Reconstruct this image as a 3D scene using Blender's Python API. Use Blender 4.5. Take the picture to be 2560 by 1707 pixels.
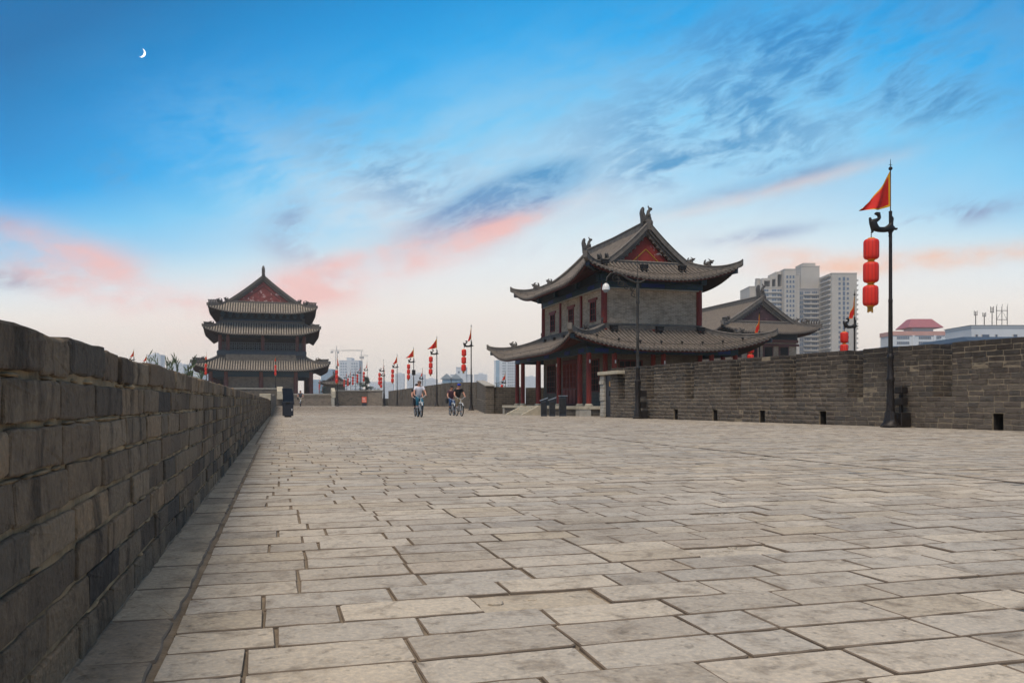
import bpy, bmesh, math, random
import numpy as np
from mathutils import Vector, Matrix

scene = bpy.context.scene
for o in list(bpy.data.objects):
    bpy.data.objects.remove(o)
COL = scene.collection
R_ = math.radians

# ------------------------------------------------------------------ camera
cam_d = bpy.data.cameras.new('camera')
cam = bpy.data.objects.new('camera', cam_d)
COL.objects.link(cam)
cam_d.sensor_width = 36.0
cam_d.lens = 28.97
cam_d.shift_y = 0.0594
cam_d.clip_start = 0.05
cam_d.clip_end = 20000
CAM_H = 0.70
YAW = math.atan(592 / 2060)
cam.location = (0, 0, CAM_H)
cam.rotation_euler = (R_(90), 0, -YAW)
scene.camera = cam

# ------------------------------------------------------------------ render look
scene.render.engine = 'CYCLES'
scene.cycles.use_denoising = True
scene.cycles.use_adaptive_sampling = True
scene.cycles.adaptive_threshold = 0.02
scene.cycles.max_bounces = 6
scene.cycles.diffuse_bounces = 3
scene.cycles.glossy_bounces = 2
scene.cycles.transmission_bounces = 4
scene.cycles.volume_bounces = 1
scene.cycles.sample_clamp_indirect = 6
scene.view_settings.view_transform = 'Standard'
scene.view_settings.look = 'None'
scene.view_settings.gamma = 1.0
scene.view_settings.use_curve_mapping = False
scene.view_settings.exposure = EXPOSURE = 0.30


# ------------------------------------------------------------------ node helpers
def lin(c):
    """'#rrggbb' to linear rgba"""
    c = c.lstrip('#')
    out = []
    for i in (0, 2, 4):
        v = int(c[i:i + 2], 16) / 255
        out.append(v / 12.92 if v <= 0.04045 else ((v + 0.055) / 1.055) ** 2.4)
    return (*out, 1.0)


def setin(nt, sock, v):
    if hasattr(v, 'is_output'):
        nt.links.new(v, sock)
    elif isinstance(v, (tuple, list)):
        if sock.type == 'RGBA' and len(v) == 3:
            v = (*v, 1.0)
        sock.default_value = v
    else:
        sock.default_value = v


def M(nt, op, a, b=None, c=None, clamp=False):
    n = nt.nodes.new('ShaderNodeMath')
    n.operation = op
    n.use_clamp = clamp
    setin(nt, n.inputs[0], a)
    if b is not None:
        setin(nt, n.inputs[1], b)
    if c is not None:
        setin(nt, n.inputs[2], c)
    return n.outputs[0]


def sstep(nt, x, lo, hi):
    n = nt.nodes.new('ShaderNodeMapRange')
    n.interpolation_type = 'SMOOTHSTEP'
    setin(nt, n.inputs['Value'], x)
    n.inputs['From Min'].default_value = lo
    n.inputs['From Max'].default_value = hi
    return n.outputs[0]


def noise(nt, vec, scale=5.0, detail=4.0, rough=0.55, dist=0.0):
    n = nt.nodes.new('ShaderNodeTexNoise')
    if vec is not None:
        nt.links.new(vec, n.inputs['Vector'])
    n.inputs['Scale'].default_value = scale
    n.inputs['Detail'].default_value = detail
    n.inputs['Roughness'].default_value = rough
    n.inputs['Distortion'].default_value = dist
    return n.outputs['Fac']


def ramp(nt, fac, stops, interp='LINEAR'):
    n = nt.nodes.new('ShaderNodeValToRGB')
    n.color_ramp.interpolation = interp
    els = n.color_ramp.elements
    while len(els) < len(stops):
        els.new(0.5)
    for e, (p, c) in zip(els, stops):
        e.position = p
        e.color = c if len(c) == 4 else (*c, 1)
    setin(nt, n.inputs[0], fac)
    return n.outputs[0]


def mix(nt, fac, a, b, blend='MIX'):
    n = nt.nodes.new('ShaderNodeMix')
    n.data_type = 'RGBA'
    n.blend_type = blend
    setin(nt, n.inputs[0], fac)
    setin(nt, n.inputs[6], a)
    setin(nt, n.inputs[7], b)
    return n.outputs[2]


def comb(nt, x, y, z=0.0):
    n = nt.nodes.new('ShaderNodeCombineXYZ')
    for i, v in enumerate((x, y, z)):
        setin(nt, n.inputs[i], v)
    return n.outputs[0]


def sep(nt, v):
    n = nt.nodes.new('ShaderNodeSeparateXYZ')
    nt.links.new(v, n.inputs[0])
    return n.outputs


def vscale(nt, v, s):
    n = nt.nodes.new('ShaderNodeVectorMath')
    n.operation = 'MULTIPLY'
    nt.links.new(v, n.inputs[0])
    n.inputs[1].default_value = s
    return n.outputs[0]


def bump(nt, h, strength=0.5, dist=0.02, normal=None):
    n = nt.nodes.new('ShaderNodeBump')
    n.inputs['Strength'].default_value = strength
    n.inputs['Distance'].default_value = dist
    nt.links.new(h, n.inputs['Height'])
    if normal is not None:
        nt.links.new(normal, n.inputs['Normal'])
    return n.outputs[0]


def pos(nt):
    return nt.nodes.new('ShaderNodeNewGeometry').outputs['Position']


# ------------------------------------------------------------------ world: dusk sky with thin clouds
world = bpy.data.worlds.new('World')
scene.world = world
world.use_nodes = True
world.cycles.sampling_method = 'MANUAL'
world.cycles.sample_map_resolution = 256
W = world.node_tree
W.nodes.clear()
SUN_EL, SUN_AZ = R_(60), R_(222)      # azimuth measured clockwise from +Y
wout = W.nodes.new('ShaderNodeOutputWorld')
bg = W.nodes.new('ShaderNodeBackground')
bg.inputs['Strength'].default_value = 0.1
W.links.new(bg.outputs[0], wout.inputs['Surface'])
sky = W.nodes.new('ShaderNodeTexSky')
sky.sky_type = 'NISHITA'
sky.sun_disc = False
sky.sun_elevation = SUN_EL
sky.sun_rotation = SUN_AZ
direction = W.nodes.new('ShaderNodeTexCoord').outputs['Generated']
dx, dy, dz = sep(W, direction)
DEG = 57.29578
az = M(W, 'MULTIPLY', M(W, 'ARCTAN2', dx, dy), DEG)
el = M(W, 'MULTIPLY', M(W, 'ARCSINE', dz), DEG)
# the sky is palest towards the glow at azimuth 22 and deepens away from it
dcos = M(W, 'COSINE', M(W, 'DIVIDE', M(W, 'SUBTRACT', az, 24.0), DEG))
shift = M(W, 'MULTIPLY', M(W, 'SUBTRACT', 1.0, dcos), 62.0)
shift = M(W, 'MINIMUM', shift, 14.0)
shift = M(W, 'MULTIPLY', shift, sstep(W, el, 2.0, 15.0))
ee = M(W, 'DIVIDE', M(W, 'ADD', el, shift), 90.0, clamp=True)
base = ramp(W, ee, [
    (0.0, lin('#f4e4d4')), (3.5 / 90, lin('#f6e9dc')), (7 / 90, lin('#f9f2ea')), (10 / 90, lin('#ebf3f6')), (12.5 / 90, lin('#cfeaf7')),
    (15 / 90, lin('#a6daf8')), (19 / 90, lin('#76ccf9')), (24 / 90, lin('#16aaf0')), (28 / 90, lin('#0094dc')), (34 / 90, lin('#0072b2')), (1.0, lin('#005f9e'))])
base = mix(W, sstep(W, el, 32, 58), base, lin('#d6cec4'))


def blob(a0, e0, la, lb, deg, sharp=1.0):
    """soft stretched patch of cloud in azimuth and elevation"""
    c, s = math.cos(R_(deg)), math.sin(R_(deg))
    da, de = M(W, 'SUBTRACT', az, a0), M(W, 'SUBTRACT', el, e0)
    p = M(W, 'DIVIDE', M(W, 'ADD', M(W, 'MULTIPLY', da, c), M(W, 'MULTIPLY', de, s)), la)
    q = M(W, 'DIVIDE', M(W, 'SUBTRACT', M(W, 'MULTIPLY', de, c), M(W, 'MULTIPLY', da, s)), lb)
    r2 = M(W, 'ADD', M(W, 'MULTIPLY', p, p), M(W, 'MULTIPLY', q, q))
    return M(W, 'EXPONENT', M(W, 'MULTIPLY', r2, -sharp))


def addc(*xs):
    t = xs[0]
    for x in xs[1:]:
        t = M(W, 'ADD', t, x)
    return t


# fibres that run up to the right, two scales, warped
ca, sa = math.cos(R_(17)), math.sin(R_(17))
run = M(W, 'ADD', M(W, 'MULTIPLY', az, ca), M(W, 'MULTIPLY', el, sa))
crs = M(W, 'SUBTRACT', M(W, 'MULTIPLY', el, ca), M(W, 'MULTIPLY', az, sa))
warp_v = comb(W, M(W, 'MULTIPLY', az, 0.06), M(W, 'MULTIPLY', el, 0.09), 3.1)
warp = M(W, 'MULTIPLY', M(W, 'SUBTRACT', noise(W, warp_v, 1.0, 3.0, 0.55), 0.5), 4.5)
crw = addc(crs, warp)
rnw = addc(run, M(W, 'MULTIPLY', warp, 0.3))
fib = noise(W, comb(W, M(W, 'MULTIPLY', rnw, 0.13), M(W, 'MULTIPLY', crw, 0.34), 1.3), 1.0, 9.0, 0.60, 0.25)
fine = noise(W, comb(W, M(W, 'MULTIPLY', rnw, 0.45), M(W, 'MULTIPLY', crw, 1.3), 5.3), 1.0, 8.0, 0.66, 0.35)
puff = noise(W, comb(W, M(W, 'MULTIPLY', az, 0.20), M(W, 'MULTIPLY', el, 0.36), 9.3), 1.0, 6.0, 0.60)

# bright cirrus veil: broad right-hand field, and a thin cover overhead
veil_m = addc(blob(27, 18, 19, 6.0, 10), M(W, 'MULTIPLY', sstep(W, el, 32, 55), 1.0), M(W, 'MULTIPLY', blob(7, 14.0, 11, 4, -16), 0.75))
veil = M(W, 'MULTIPLY', sstep(W, addc(fib, M(W, 'MULTIPLY', fine, 0.4)), 0.50, 0.88), M(W, 'MINIMUM', veil_m, 1.0))
veil_col = ramp(W, M(W, 'DIVIDE', el, 90, clamp=True), [(0.0, lin('#faf0e4')), (9 / 90, lin('#f6f5f3')), (14 / 90, lin('#e2f3fb')),
                                                     (20 / 90, lin('#a9dcf9')), (28 / 90, lin('#6fc2f0')), (55 / 90, lin('#e0d9cf')), (1.0, lin('#eae2d6'))])
c1 = mix(W, M(W, 'MULTIPLY', veil, 0.9), base, veil_col)


def cloud_sum(rows):
    return addc(*[M(W, 'MULTIPLY', blob(*r[:5]), r[5]) for r in rows])


# darker blue-grey wisps and streaks
shade_m = cloud_sum([(31, 18.4, 12, 4.2, 6, 1.0), (43, 18.2, 5, 1.6, -20, 1.0), (30.5, 15.5, 5.5, 0.8, 2, 0.9), (44.5, 11.4, 3.6, 0.65, 4, 1.1),
                     (0.9, 11.9, 1.3, 1.7, -35, 0.8), (2.2, 9.6, 3.0, 1.0, -18, 0.5), (-9.8, 14.4, 1.5, 1.0, -40, 0.8), (-15.2, 7.4, 2.4, 0.7, 0, 1.0),
                     (-15.4, 10.5, 1.6, 0.45, -10, 0.8), (7.5, 15.4, 8.5, 3.0, -20, 0.8), (33.0, 11.0, 3.5, 0.45, 5, 0.7), (37, 22.8, 11, 2.0, -6, 0.7)])
shade_m = M(W, 'ADD', shade_m, M(W, 'MULTIPLY', sstep(W, el, 34, 60), 0.45))
shade_n = sstep(W, addc(M(W, 'MULTIPLY', fib, 0.6), M(W, 'MULTIPLY', fine, 0.5)), 0.45, 0.66)
shade = M(W, 'MULTIPLY', shade_n, M(W, 'MINIMUM', shade_m, 1.0), clamp=True)
# the two long solid streaks, only frayed by the noise
long_m = cloud_sum([(15.4, 13.7, 6.4, 1.5, 20, 1.7), (34.0, 14.4, 7.5, 0.55, 10, 0.75)])
long_n = M(W, 'ADD', 0.50, M(W, 'MULTIPLY', sstep(W, addc(M(W, 'MULTIPLY', fib, 0.4), M(W, 'MULTIPLY', fine, 0.6)), 0.36, 0.62), 0.65))
shade = M(W, 'MAXIMUM', shade, M(W, 'MULTIPLY', M(W, 'MINIMUM', long_m, 1.0), long_n))
shade_col = ramp(W, M(W, 'DIVIDE', el, 90, clamp=True), [(0.0, lin('#c9b7b8')), (7 / 90, lin('#a2a3bb')), (10 / 90, lin('#a3abc8')), (12.8 / 90, lin('#7aa0cb')),
                                                      (16 / 90, lin('#4d9dd0')), (24 / 90, lin('#1c88cc')), (50 / 90, lin('#b0aeaa')), (1.0, lin('#b8b4ae'))])
c2 = mix(W, M(W, 'MULTIPLY', shade, 0.95), c1, shade_col)

# sunset pink on the undersides of the low streaks
pink_m = cloud_sum([(7.5, 9.6, 7.5, 1.2, 16, 1.3), (2.5, 7.4, 5.0, 1.5, 8, 0.8), (-11.8, 8.2, 5.0, 1.7, -14, 1.5), (-7.5, 6.4, 5, 0.7, -5, 0.6),
                    (15.5, 12.0, 4.2, 0.6, 19, 0.9), (34.0, 13.9, 8, 0.45, 10, 0.5), (43, 8.8, 9, 0.65, 0, 1.1), (36, 9.3, 4.5, 0.7, -10, 0.6), (0, 4.4, 16, 1.1, 3, 0.15)])
pink_n = M(W, 'ADD', 0.25, M(W, 'MULTIPLY', sstep(W, addc(M(W, 'MULTIPLY', puff, 0.7), M(W, 'MULTIPLY', fib, 0.35)), 0.36, 0.64), 0.75))
pink = M(W, 'MULTIPLY', pink_n, M(W, 'MINIMUM', pink_m, 1.0), clamp=True)
pink_col = mix(W, sstep(W, az, 12, 42), lin('#fbc2ba'), lin('#fdc4a2'))
c3 = mix(W, M(W, 'MULTIPLY', pink, 0.85), c2, pink_col)

sky10 = W.nodes.new('ShaderNodeVectorMath')
sky10.operation = 'SCALE'
W.links.new(c3, sky10.inputs[0])
sky10.inputs['Scale'].default_value = 10.0 / (2 ** EXPOSURE)
fin = mix(W, 0.03, sky10.outputs[0], sky.outputs[0])
W.links.new(fin, bg.inputs['Color'])

# ------------------------------------------------------------------ sun (veiled, very soft)
sun_d = bpy.data.lights.new('sun', 'SUN')
sun_d.energy = 2.2
sun_d.angle = R_(28)
sun_d.color = (1.0, 0.90, 0.78)
sun = bpy.data.objects.new('sun', sun_d)
COL.objects.link(sun)
sd = Vector((math.sin(SUN_AZ) * math.cos(SUN_EL), math.cos(SUN_AZ) * math.cos(SUN_EL), math.sin(SUN_EL)))
sun.rotation_euler = sd.to_track_quat('Z', 'Y').to_euler()


# ================================================================== materials
def newmat(name):
    m = bpy.data.materials.new(name)
    m.use_nodes = True
    nt = m.node_tree
    b = nt.nodes['Principled BSDF']
    return m, nt, b


def plain(name, col, rough=0.7, var=0.25, scale=3.0, bmp=0.0, metal=0.0, bscale=40.0, spec=0.4):
    """one base colour with uneven wear"""
    m, nt, b = newmat(name)
    p = pos(nt)
    c = lin(col)
    n = noise(nt, p, scale, 6, 0.6)
    lo = tuple(x * (1 - var) for x in c[:3])
    hi = tuple(min(1, x * (1 + var)) for x in c[:3])
    nt.links.new(ramp(nt, n, [(0.25, lo), (0.75, hi)]), b.inputs['Base Color'])
    b.inputs['Roughness'].default_value = rough
    b.inputs['Metallic'].default_value = metal
    b.inputs['Specular IOR Level'].default_value = spec
    if bmp:
        nt.links.new(bump(nt, noise(nt, p, bscale, 4, 0.6), bmp, 0.01), b.inputs['Normal'])
    return m


def piece_mat(name, stops, stain, stain_amt=0.5, grain=0.4, streak=False, rough=0.9, warm=None, top_dark=None):
    """bricks and stones: one tint per piece (mesh attribute plus object random), stains, pits and grain"""
    m, nt, b = newmat(name)
    p = pos(nt)
    at = nt.nodes.new('ShaderNodeAttribute')
    at.attribute_name = 'tint'
    oi = nt.nodes.new('ShaderNodeObjectInfo')
    t = M(nt, 'FRACT', M(nt, 'ADD', at.outputs['Fac'], oi.outputs['Random']))
    col = ramp(nt, t, stops)
    if warm is not None:
        wn = sstep(nt, noise(nt, p, 0.22, 3, 0.5), 0.38, 0.62)
        col = mix(nt, wn, col, mix(nt, 1.0, col, warm, 'MULTIPLY'))
    n1 = noise(nt, vscale(nt, p, (1, 1, 0.35)) if streak else p, 7.0, 7, 0.65, 0.6)
    n0 = noise(nt, p, 0.75, 6, 0.62, 0.5)
    col = mix(nt, M(nt, 'MULTIPLY', sstep(nt, n0, 0.46, 0.68), 0.42), col, mix(nt, 1.0, col, (0.62, 0.60, 0.57, 1), 'MULTIPLY'))
    col = mix(nt, M(nt, 'MULTIPLY', sstep(nt, n1, 0.47, 0.70), stain_amt), col, stain)
    n2 = noise(nt, p, 55.0, 5, 0.6)
    col = mix(nt, M(nt, 'MULTIPLY', sstep(nt, n2, 0.38, 0.72), 0.5), col, mix(nt, 1.0, col, (1.65, 1.58, 1.45, 1), 'MULTIPLY'))
    n3 = noise(nt, p, 18.0, 5, 0.65)
    col = mix(nt, M(nt, 'MULTIPLY', sstep(nt, n3, 0.55, 0.68), 0.6), col, mix(nt, 1.0, col, (0.42, 0.42, 0.42, 1), 'MULTIPLY'))
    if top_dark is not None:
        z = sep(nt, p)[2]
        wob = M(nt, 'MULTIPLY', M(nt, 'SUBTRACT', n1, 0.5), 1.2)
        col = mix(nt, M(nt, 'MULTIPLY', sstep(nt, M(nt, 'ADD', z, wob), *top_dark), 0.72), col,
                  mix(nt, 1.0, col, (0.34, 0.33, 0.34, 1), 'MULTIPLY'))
    nt.links.new(col, b.inputs['Base Color'])
    b.inputs['Roughness'].default_value = rough
    b.inputs['Specular IOR Level'].default_value = 0.25
    h = M(nt, 'ADD', M(nt, 'MULTIPLY', n1, 0.6), M(nt, 'ADD', M(nt, 'MULTIPLY', n2, 0.25), M(nt, 'MULTIPLY', n3, -0.5)))
    nt.links.new(bump(nt, h, min(grain, 1.0), 0.03 if grain >= 1 else 0.02), b.inputs['Normal'])
    return m


def wallbrick(name, c1, c2, mortar, bw=0.30, bh=0.075, stain='#3a3530', amt=0.35, ms=0.012, bmp=0.6):
    """coursed brickwork too small to build brick by brick; runs on any upright wall along X or Y"""
    m, nt, b = newmat(name)
    p = pos(nt)
    x, y, z = sep(nt, p)
    v = comb(nt, M(nt, 'ADD', x, y), z, 0.0)
    br = nt.nodes.new('ShaderNodeTexBrick')
    nt.links.new(v, br.inputs['Vector'])
    br.inputs['Color1'].default_value = lin(c1)
    br.inputs['Color2'].default_value = lin(c2)
    br.inputs['Mortar'].default_value = lin(mortar)
    br.inputs['Scale'].default_value = 1.0
    br.inputs['Brick Width'].default_value = bw
    br.inputs['Row Height'].default_value = bh
    br.inputs['Mortar Size'].default_value = ms
    br.inputs['Mortar Smooth'].default_value = 0.3
    br.inputs['Bias'].default_value = -0.1
    n1 = noise(nt, p, 1.3, 7, 0.65, 0.4)
    col = mix(nt, M(nt, 'MULTIPLY', sstep(nt, n1, 0.45, 0.72), amt), br.outputs['Color'], lin(stain))
    n2 = noise(nt, p, 9.0, 5, 0.6)
    col = mix(nt, M(nt, 'MULTIPLY', sstep(nt, n2, 0.4, 0.7), 0.35), col, mix(nt, 1.0, col, (1.4, 1.38, 1.3, 1), 'MULTIPLY'))
    nt.links.new(col, b.inputs['Base Color'])
    b.inputs['Roughness'].default_value = 0.92
    b.inputs['Specular IOR Level'].default_value = 0.2
    h = M(nt, 'ADD', M(nt, 'MULTIPLY', br.outputs['Fac'], -1.0), M(nt, 'MULTIPLY', n2, 0.6))
    nt.links.new(bump(nt, h, bmp, 0.012), b.inputs['Normal'])
    return m


def peel(name, col, under, scale=2.5, lo=0.58, hi=0.64):
    """old paint flaking off in patches"""
    m, nt, b = newmat(name)
    p = pos(nt)
    n = noise(nt, p, scale, 8, 0.68, 0.3)
    n2 = noise(nt, p, 1.1, 4, 0.6)
    c = mix(nt, sstep(nt, n2, 0.3, 0.7), lin(col), mix(nt, 1.0, lin(col), (0.62, 0.6, 0.6, 1), 'MULTIPLY'))
    f = sstep(nt, n, lo, hi)
    nt.links.new(mix(nt, f, c, lin(under)), b.inputs['Base Color'])
    b.inputs['Roughness'].default_value = 0.7
    nt.links.new(bump(nt, f, 0.3, 0.01), b.inputs['Normal'])
    return m


def paintwork(name, a, bcol, c, s=1.6):
    """faded painted timber with figured bands"""
    m, nt, b = newmat(name)
    p = pos(nt)
    x, y, z = sep(nt, p)
    w = M(nt, 'SINE', M(nt, 'MULTIPLY', M(nt, 'ADD', x, y), s * 6.0))
    w2 = M(nt, 'SINE', M(nt, 'MULTIPLY', z, 34.0))
    k = M(nt, 'MULTIPLY', w, w2)
    col = mix(nt, sstep(nt, k, 0.1, 0.3), lin(a), lin(bcol))
    col = mix(nt, M(nt, 'MULTIPLY', sstep(nt, noise(nt, p, 6, 6, 0.7), 0.5, 0.7), 0.6), col, lin(c))
    nt.links.new(col, b.inputs['Base Color'])
    b.inputs['Roughness'].default_value = 0.7
    return m


MAT = {}
MAT['brick_l'] = piece_mat('old_grey_brick', [(0, lin('#4e443b')), (0.15, lin('#84735f')), (0.35, lin('#5b5045')), (0.55, lin('#907a61')),
                                               (0.72, lin('#403c39')), (0.86, lin('#766857')), (1, lin('#6b5b4b'))], lin('#261f1a'), 0.8, 1.0, streak=True)
MAT['mortar_l'] = plain('lime_mortar', '#8a7659', 0.95, 0.9, 5.0, 1.0, bscale=30)
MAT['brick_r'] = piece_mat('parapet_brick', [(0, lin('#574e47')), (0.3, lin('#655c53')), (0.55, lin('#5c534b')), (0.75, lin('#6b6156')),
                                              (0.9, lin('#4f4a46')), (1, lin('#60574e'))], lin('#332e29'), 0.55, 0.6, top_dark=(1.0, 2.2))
MAT['mortar_r'] = plain('parapet_mortar', '#857763', 0.95, 0.4, 6.0, 0.8, bscale=30)
MAT['pave'] = piece_mat('worn_paving_brick', [(0, lin('#a0968a')), (0.2, lin('#b3a89a')), (0.4, lin('#a69e94')), (0.6, lin('#b8ac9c')), (0.75, lin('#9b938a')),
                                               (0.9, lin('#ada08e')), (1, lin('#a5998c'))], lin('#6e6357'), 0.62, 0.7, rough=0.82, warm=(0.93, 0.95, 0.98, 1))
MAT['pave_edge'] = piece_mat('dirty_edge_brick', [(0, lin('#908577')), (0.5, lin('#a09483')), (1, lin('#877c6f'))], lin('#5f5549'), 0.6, 0.5)
MAT['joint'] = plain('soil_in_joints', '#74675a', 0.95, 0.4, 6.0)
MAT['sand'] = plain('sandy_joint', '#7f7160', 0.95, 0.5, 5.0, 1.0, bscale=60)
MAT['farpave'] = wallbrick('far_paving', '#b3aba1', '#aaa49c', '#8b8175', 0.45, 0.24, '#8b8175', 0.3)
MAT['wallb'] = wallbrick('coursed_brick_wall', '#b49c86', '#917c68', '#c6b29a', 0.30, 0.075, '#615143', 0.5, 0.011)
MAT['wallb_low'] = wallbrick('shaded_gallery_brick', '#6f665d', '#5d554d', '#7d7368', 0.30, 0.075, '#443d37', 0.4, 0.010)  # copy of the wall brick with the gallery's shade put into its colour
MAT['wallb_dark'] = wallbrick('dark_coursed_brick', '#655c52', '#4e4842', '#7c7264', 0.44, 0.145, '#322e2a', 0.5)
MAT['wallb_tower'] = wallbrick('tower_brick', '#82766a', '#6d6358', '#8c8172', 0.45, 0.14, '#453f3a', 0.5)
MAT['rampart'] = wallbrick('rampart_brick', '#6d645a', '#5b544c', '#7a7164', 0.45, 0.12)
MAT['stone'] = plain('pale_limestone', '#b3a893', 0.85, 0.22, 3.5, 0.5, bscale=25)
MAT['stone2'] = plain('grey_limestone', '#a39c90', 0.85, 0.25, 4.0, 0.5, bscale=25)
MAT['tile'] = plain('grey_clay_tile', '#6d635a', 0.72, 0.40, 4.0, 0.5, bscale=35)
MAT['tile_pale'] = plain('pale_clay_tile', '#95897b', 0.72, 0.35, 1.5, 0.4, bscale=20)  # lighter tile colour for the gate tower roofs
MAT['crack'] = plain('open_joint_soil', '#3d342b', 0.95, 0.5, 8.0, 0.8)
MAT['tile_bed'] = plain('roof_tile_bed', '#332f2c', 0.9, 0.35, 3.0, 0.4)
MAT['ridge'] = plain('grey_ridge_clay', '#6a635c', 0.8, 0.40, 4.0, 0.7, bscale=18)
MAT['ornament'] = plain('dark_glazed_clay', '#4f4a46', 0.6, 0.4, 6.0, 0.6)
MAT['rafter'] = plain('dark_painted_rafter', '#43211d', 0.7, 0.35, 5.0)
MAT['soffit'] = plain('dark_soffit_timber', '#3a2f2c', 0.85, 0.3, 3.0)  # dark brown timber for soffits, gallery ceiling and recessed tower walls
MAT['red'] = plain('red_lacquer', '#7c2a20', 0.6, 0.22, 2.0, 0.15)
MAT['red_dull'] = plain('faded_red_timber', '#6e4540', 0.7, 0.25, 2.0)
MAT['door_red'] = plain('dark_red_lattice', '#5e211c', 0.6, 0.25, 3.0)
MAT['gable'] = peel('flaking_red_gable', '#9c3226', '#d5bfb4', 2.6, 0.60, 0.63)
MAT['gable_old'] = peel('weathered_red_gable', '#8a3f3b', '#c0a19c', 1.3, 0.56, 0.62)
MAT['gable_plum'] = peel('plum_gable', '#4d3034', '#6f5356', 0.8, 0.62, 0.7)
MAT['gold'] = plain('gold_trim', '#b5822e', 0.5, 0.15)
MAT['paint'] = paintwork('teal_painted_beam', '#27434a', '#2c3f5c', '#1c2b30')
MAT['paint_dark'] = paintwork('dark_painted_bracket', '#1e2c30', '#1d2740', '#15191b', 2.4)
MAT['blue'] = plain('blue_painted_panel', '#233a78', 0.6, 0.25)
MAT['eave_red'] = plain('dark_red_eave_board', '#5a241d', 0.7, 0.3)
MAT['rail'] = plain('weathered_grey_railing', '#6d7272', 0.8, 0.2)
MAT['band'] = plain('grey_balcony_band', '#565a5d', 0.8, 0.2)
MAT['drain'] = plain('dark_drain', '#2e2822', 0.95, 0.4, 6)  # very dark lining for the sides and back of the drain holes
MAT['void'] = plain('dark_interior', '#16130f', 0.95, 0.2)
MAT['iron'] = plain('black_cast_iron', '#2a2523', 0.5, 0.35, 7.0, 0.25, metal=0.35)
MAT['dragon'] = plain('dark_bronze_dragon', '#2b2725', 0.45, 0.35, 9.0, 0.4, metal=0.4)
MAT['lamp_rust'] = plain('flaking_lamp_paint', '#3d3934', 0.6, 0.5, 9.0, 0.4, metal=0.3)
MAT['white_glass'] = plain('milky_lamp_glass', '#dcd9d4', 0.35, 0.05)
MAT['flag_red'] = plain('red_flag_cloth', '#c81d12', 0.75, 0.12, 5.0)
MAT['flag_yellow'] = plain('yellow_flag_border', '#dd9f1d', 0.75, 0.12, 5.0)
MAT['lantern_gold'] = plain('gold_lantern_rim', '#d8912f', 0.55, 0.2)
MAT['tassel'] = plain('gold_tassel', '#b98a38', 0.8, 0.3)
MAT['steel'] = plain('dark_grey_steel', '#2c2f36', 0.45, 0.10, 3.0, metal=0.2)
MAT['steel_black'] = plain('black_panel', '#1b1c1f', 0.25, 0.10, 3.0)
MAT['steel_light'] = plain('light_grey_lid', '#8a9097', 0.4, 0.15, 3.0, metal=0.3)
MAT['alu'] = plain('white_bike_paint', '#b4b7b9', 0.35, 0.08)
MAT['rubber'] = plain('tyre_rubber', '#1d1c1b', 0.8, 0.2)
MAT['orange'] = plain('orange_sign', '#e8613c', 0.6, 0.06)
MAT['white'] = plain('white_paint', '#e4e2de', 0.6, 0.05)
MAT['skin'] = plain('skin', '#c08a72', 0.55, 0.08, 8)
MAT['tee_white'] = plain('white_tee', '#d9d6dc', 0.85, 0.06, 6)
MAT['tee_black'] = plain('black_tee', '#1c1a1c', 0.85, 0.15, 6)
MAT['tee_plum'] = plain('plum_top', '#4b2f3a', 0.85, 0.15, 6)
MAT['shirt_grey'] = plain('grey_jacket', '#5d6168', 0.85, 0.15, 6)
MAT['jeans_teal'] = plain('teal_jeans', '#27667c', 0.85, 0.18, 9)
MAT['jeans'] = plain('blue_jeans', '#33507a', 0.85, 0.18, 9)
MAT['khaki'] = plain('khaki_trousers', '#7f725c', 0.85, 0.15, 9)
MAT['dark_cloth'] = plain('dark_cloth', '#1f2126', 0.85, 0.15, 9)
MAT['shoe'] = plain('grey_shoe', '#8d8f93', 0.7, 0.2)
MAT['hair_grey'] = plain('short_grey_hair', '#6b5a52', 0.8, 0.2)
MAT['hair_dark'] = plain('dark_hair', '#2a1e1a', 0.7, 0.2)
MAT['cap_blue'] = plain('blue_cap', '#1634a0', 0.7, 0.1)
MAT['conc'] = plain('beige_render', '#b4aca2', 0.9, 0.10, 0.15)
MAT['conc2'] = plain('grey_render', '#99989a', 0.9, 0.10, 0.15)
MAT['conc_white'] = plain('white_render', '#cdcfd1', 0.9, 0.08, 0.1)  # light tone also puts distance haze into the far blocks' colour
MAT['conc_blue'] = plain('blue_cladding', '#8ba3b3', 0.7, 0.1, 0.1)  # paled to carry distance haze in the cladding colour
MAT['slab'] = plain('pale_balcony_slab', '#b9b3ab', 0.85, 0.08, 0.3)
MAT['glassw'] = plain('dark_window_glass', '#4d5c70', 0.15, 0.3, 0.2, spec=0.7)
MAT['glassfar'] = plain('haze_paled_glass', '#8f9aa6', 0.4, 0.15, 0.2)  # far glass lightened, haze mixed into its colour
MAT['pink'] = plain('pink_band', '#c39184', 0.9, 0.08, 0.3)
MAT['roof_red'] = plain('red_metal_roof', '#97525a', 0.6, 0.08, 0.4)
MAT['slate'] = plain('slate_blue_roof', '#3a4757', 0.6, 0.12, 0.5)
MAT['slate_pale'] = plain('pale_grey_roof', '#949da3', 0.6, 0.1, 0.5)  # greyed and paled, distance haze is in the colour
MAT['bark'] = plain('bark', '#4a4038', 0.95, 0.3, 6, 0.6)
MAT['leaf'] = plain('grey_green_leaf', '#6f7a58', 0.75, 0.4, 2.0)
MAT['leaf_dark'] = plain('dark_needle', '#39463f', 0.8, 0.4, 2.0)
MAT['city'] = plain('city_ground', '#6b6862', 0.95, 0.2, 0.02)
MAT['crane'] = plain('crane_steel', '#b0aca8', 0.6, 0.1, 0.3)  # steel lightened so that haze is painted into the cranes


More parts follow.
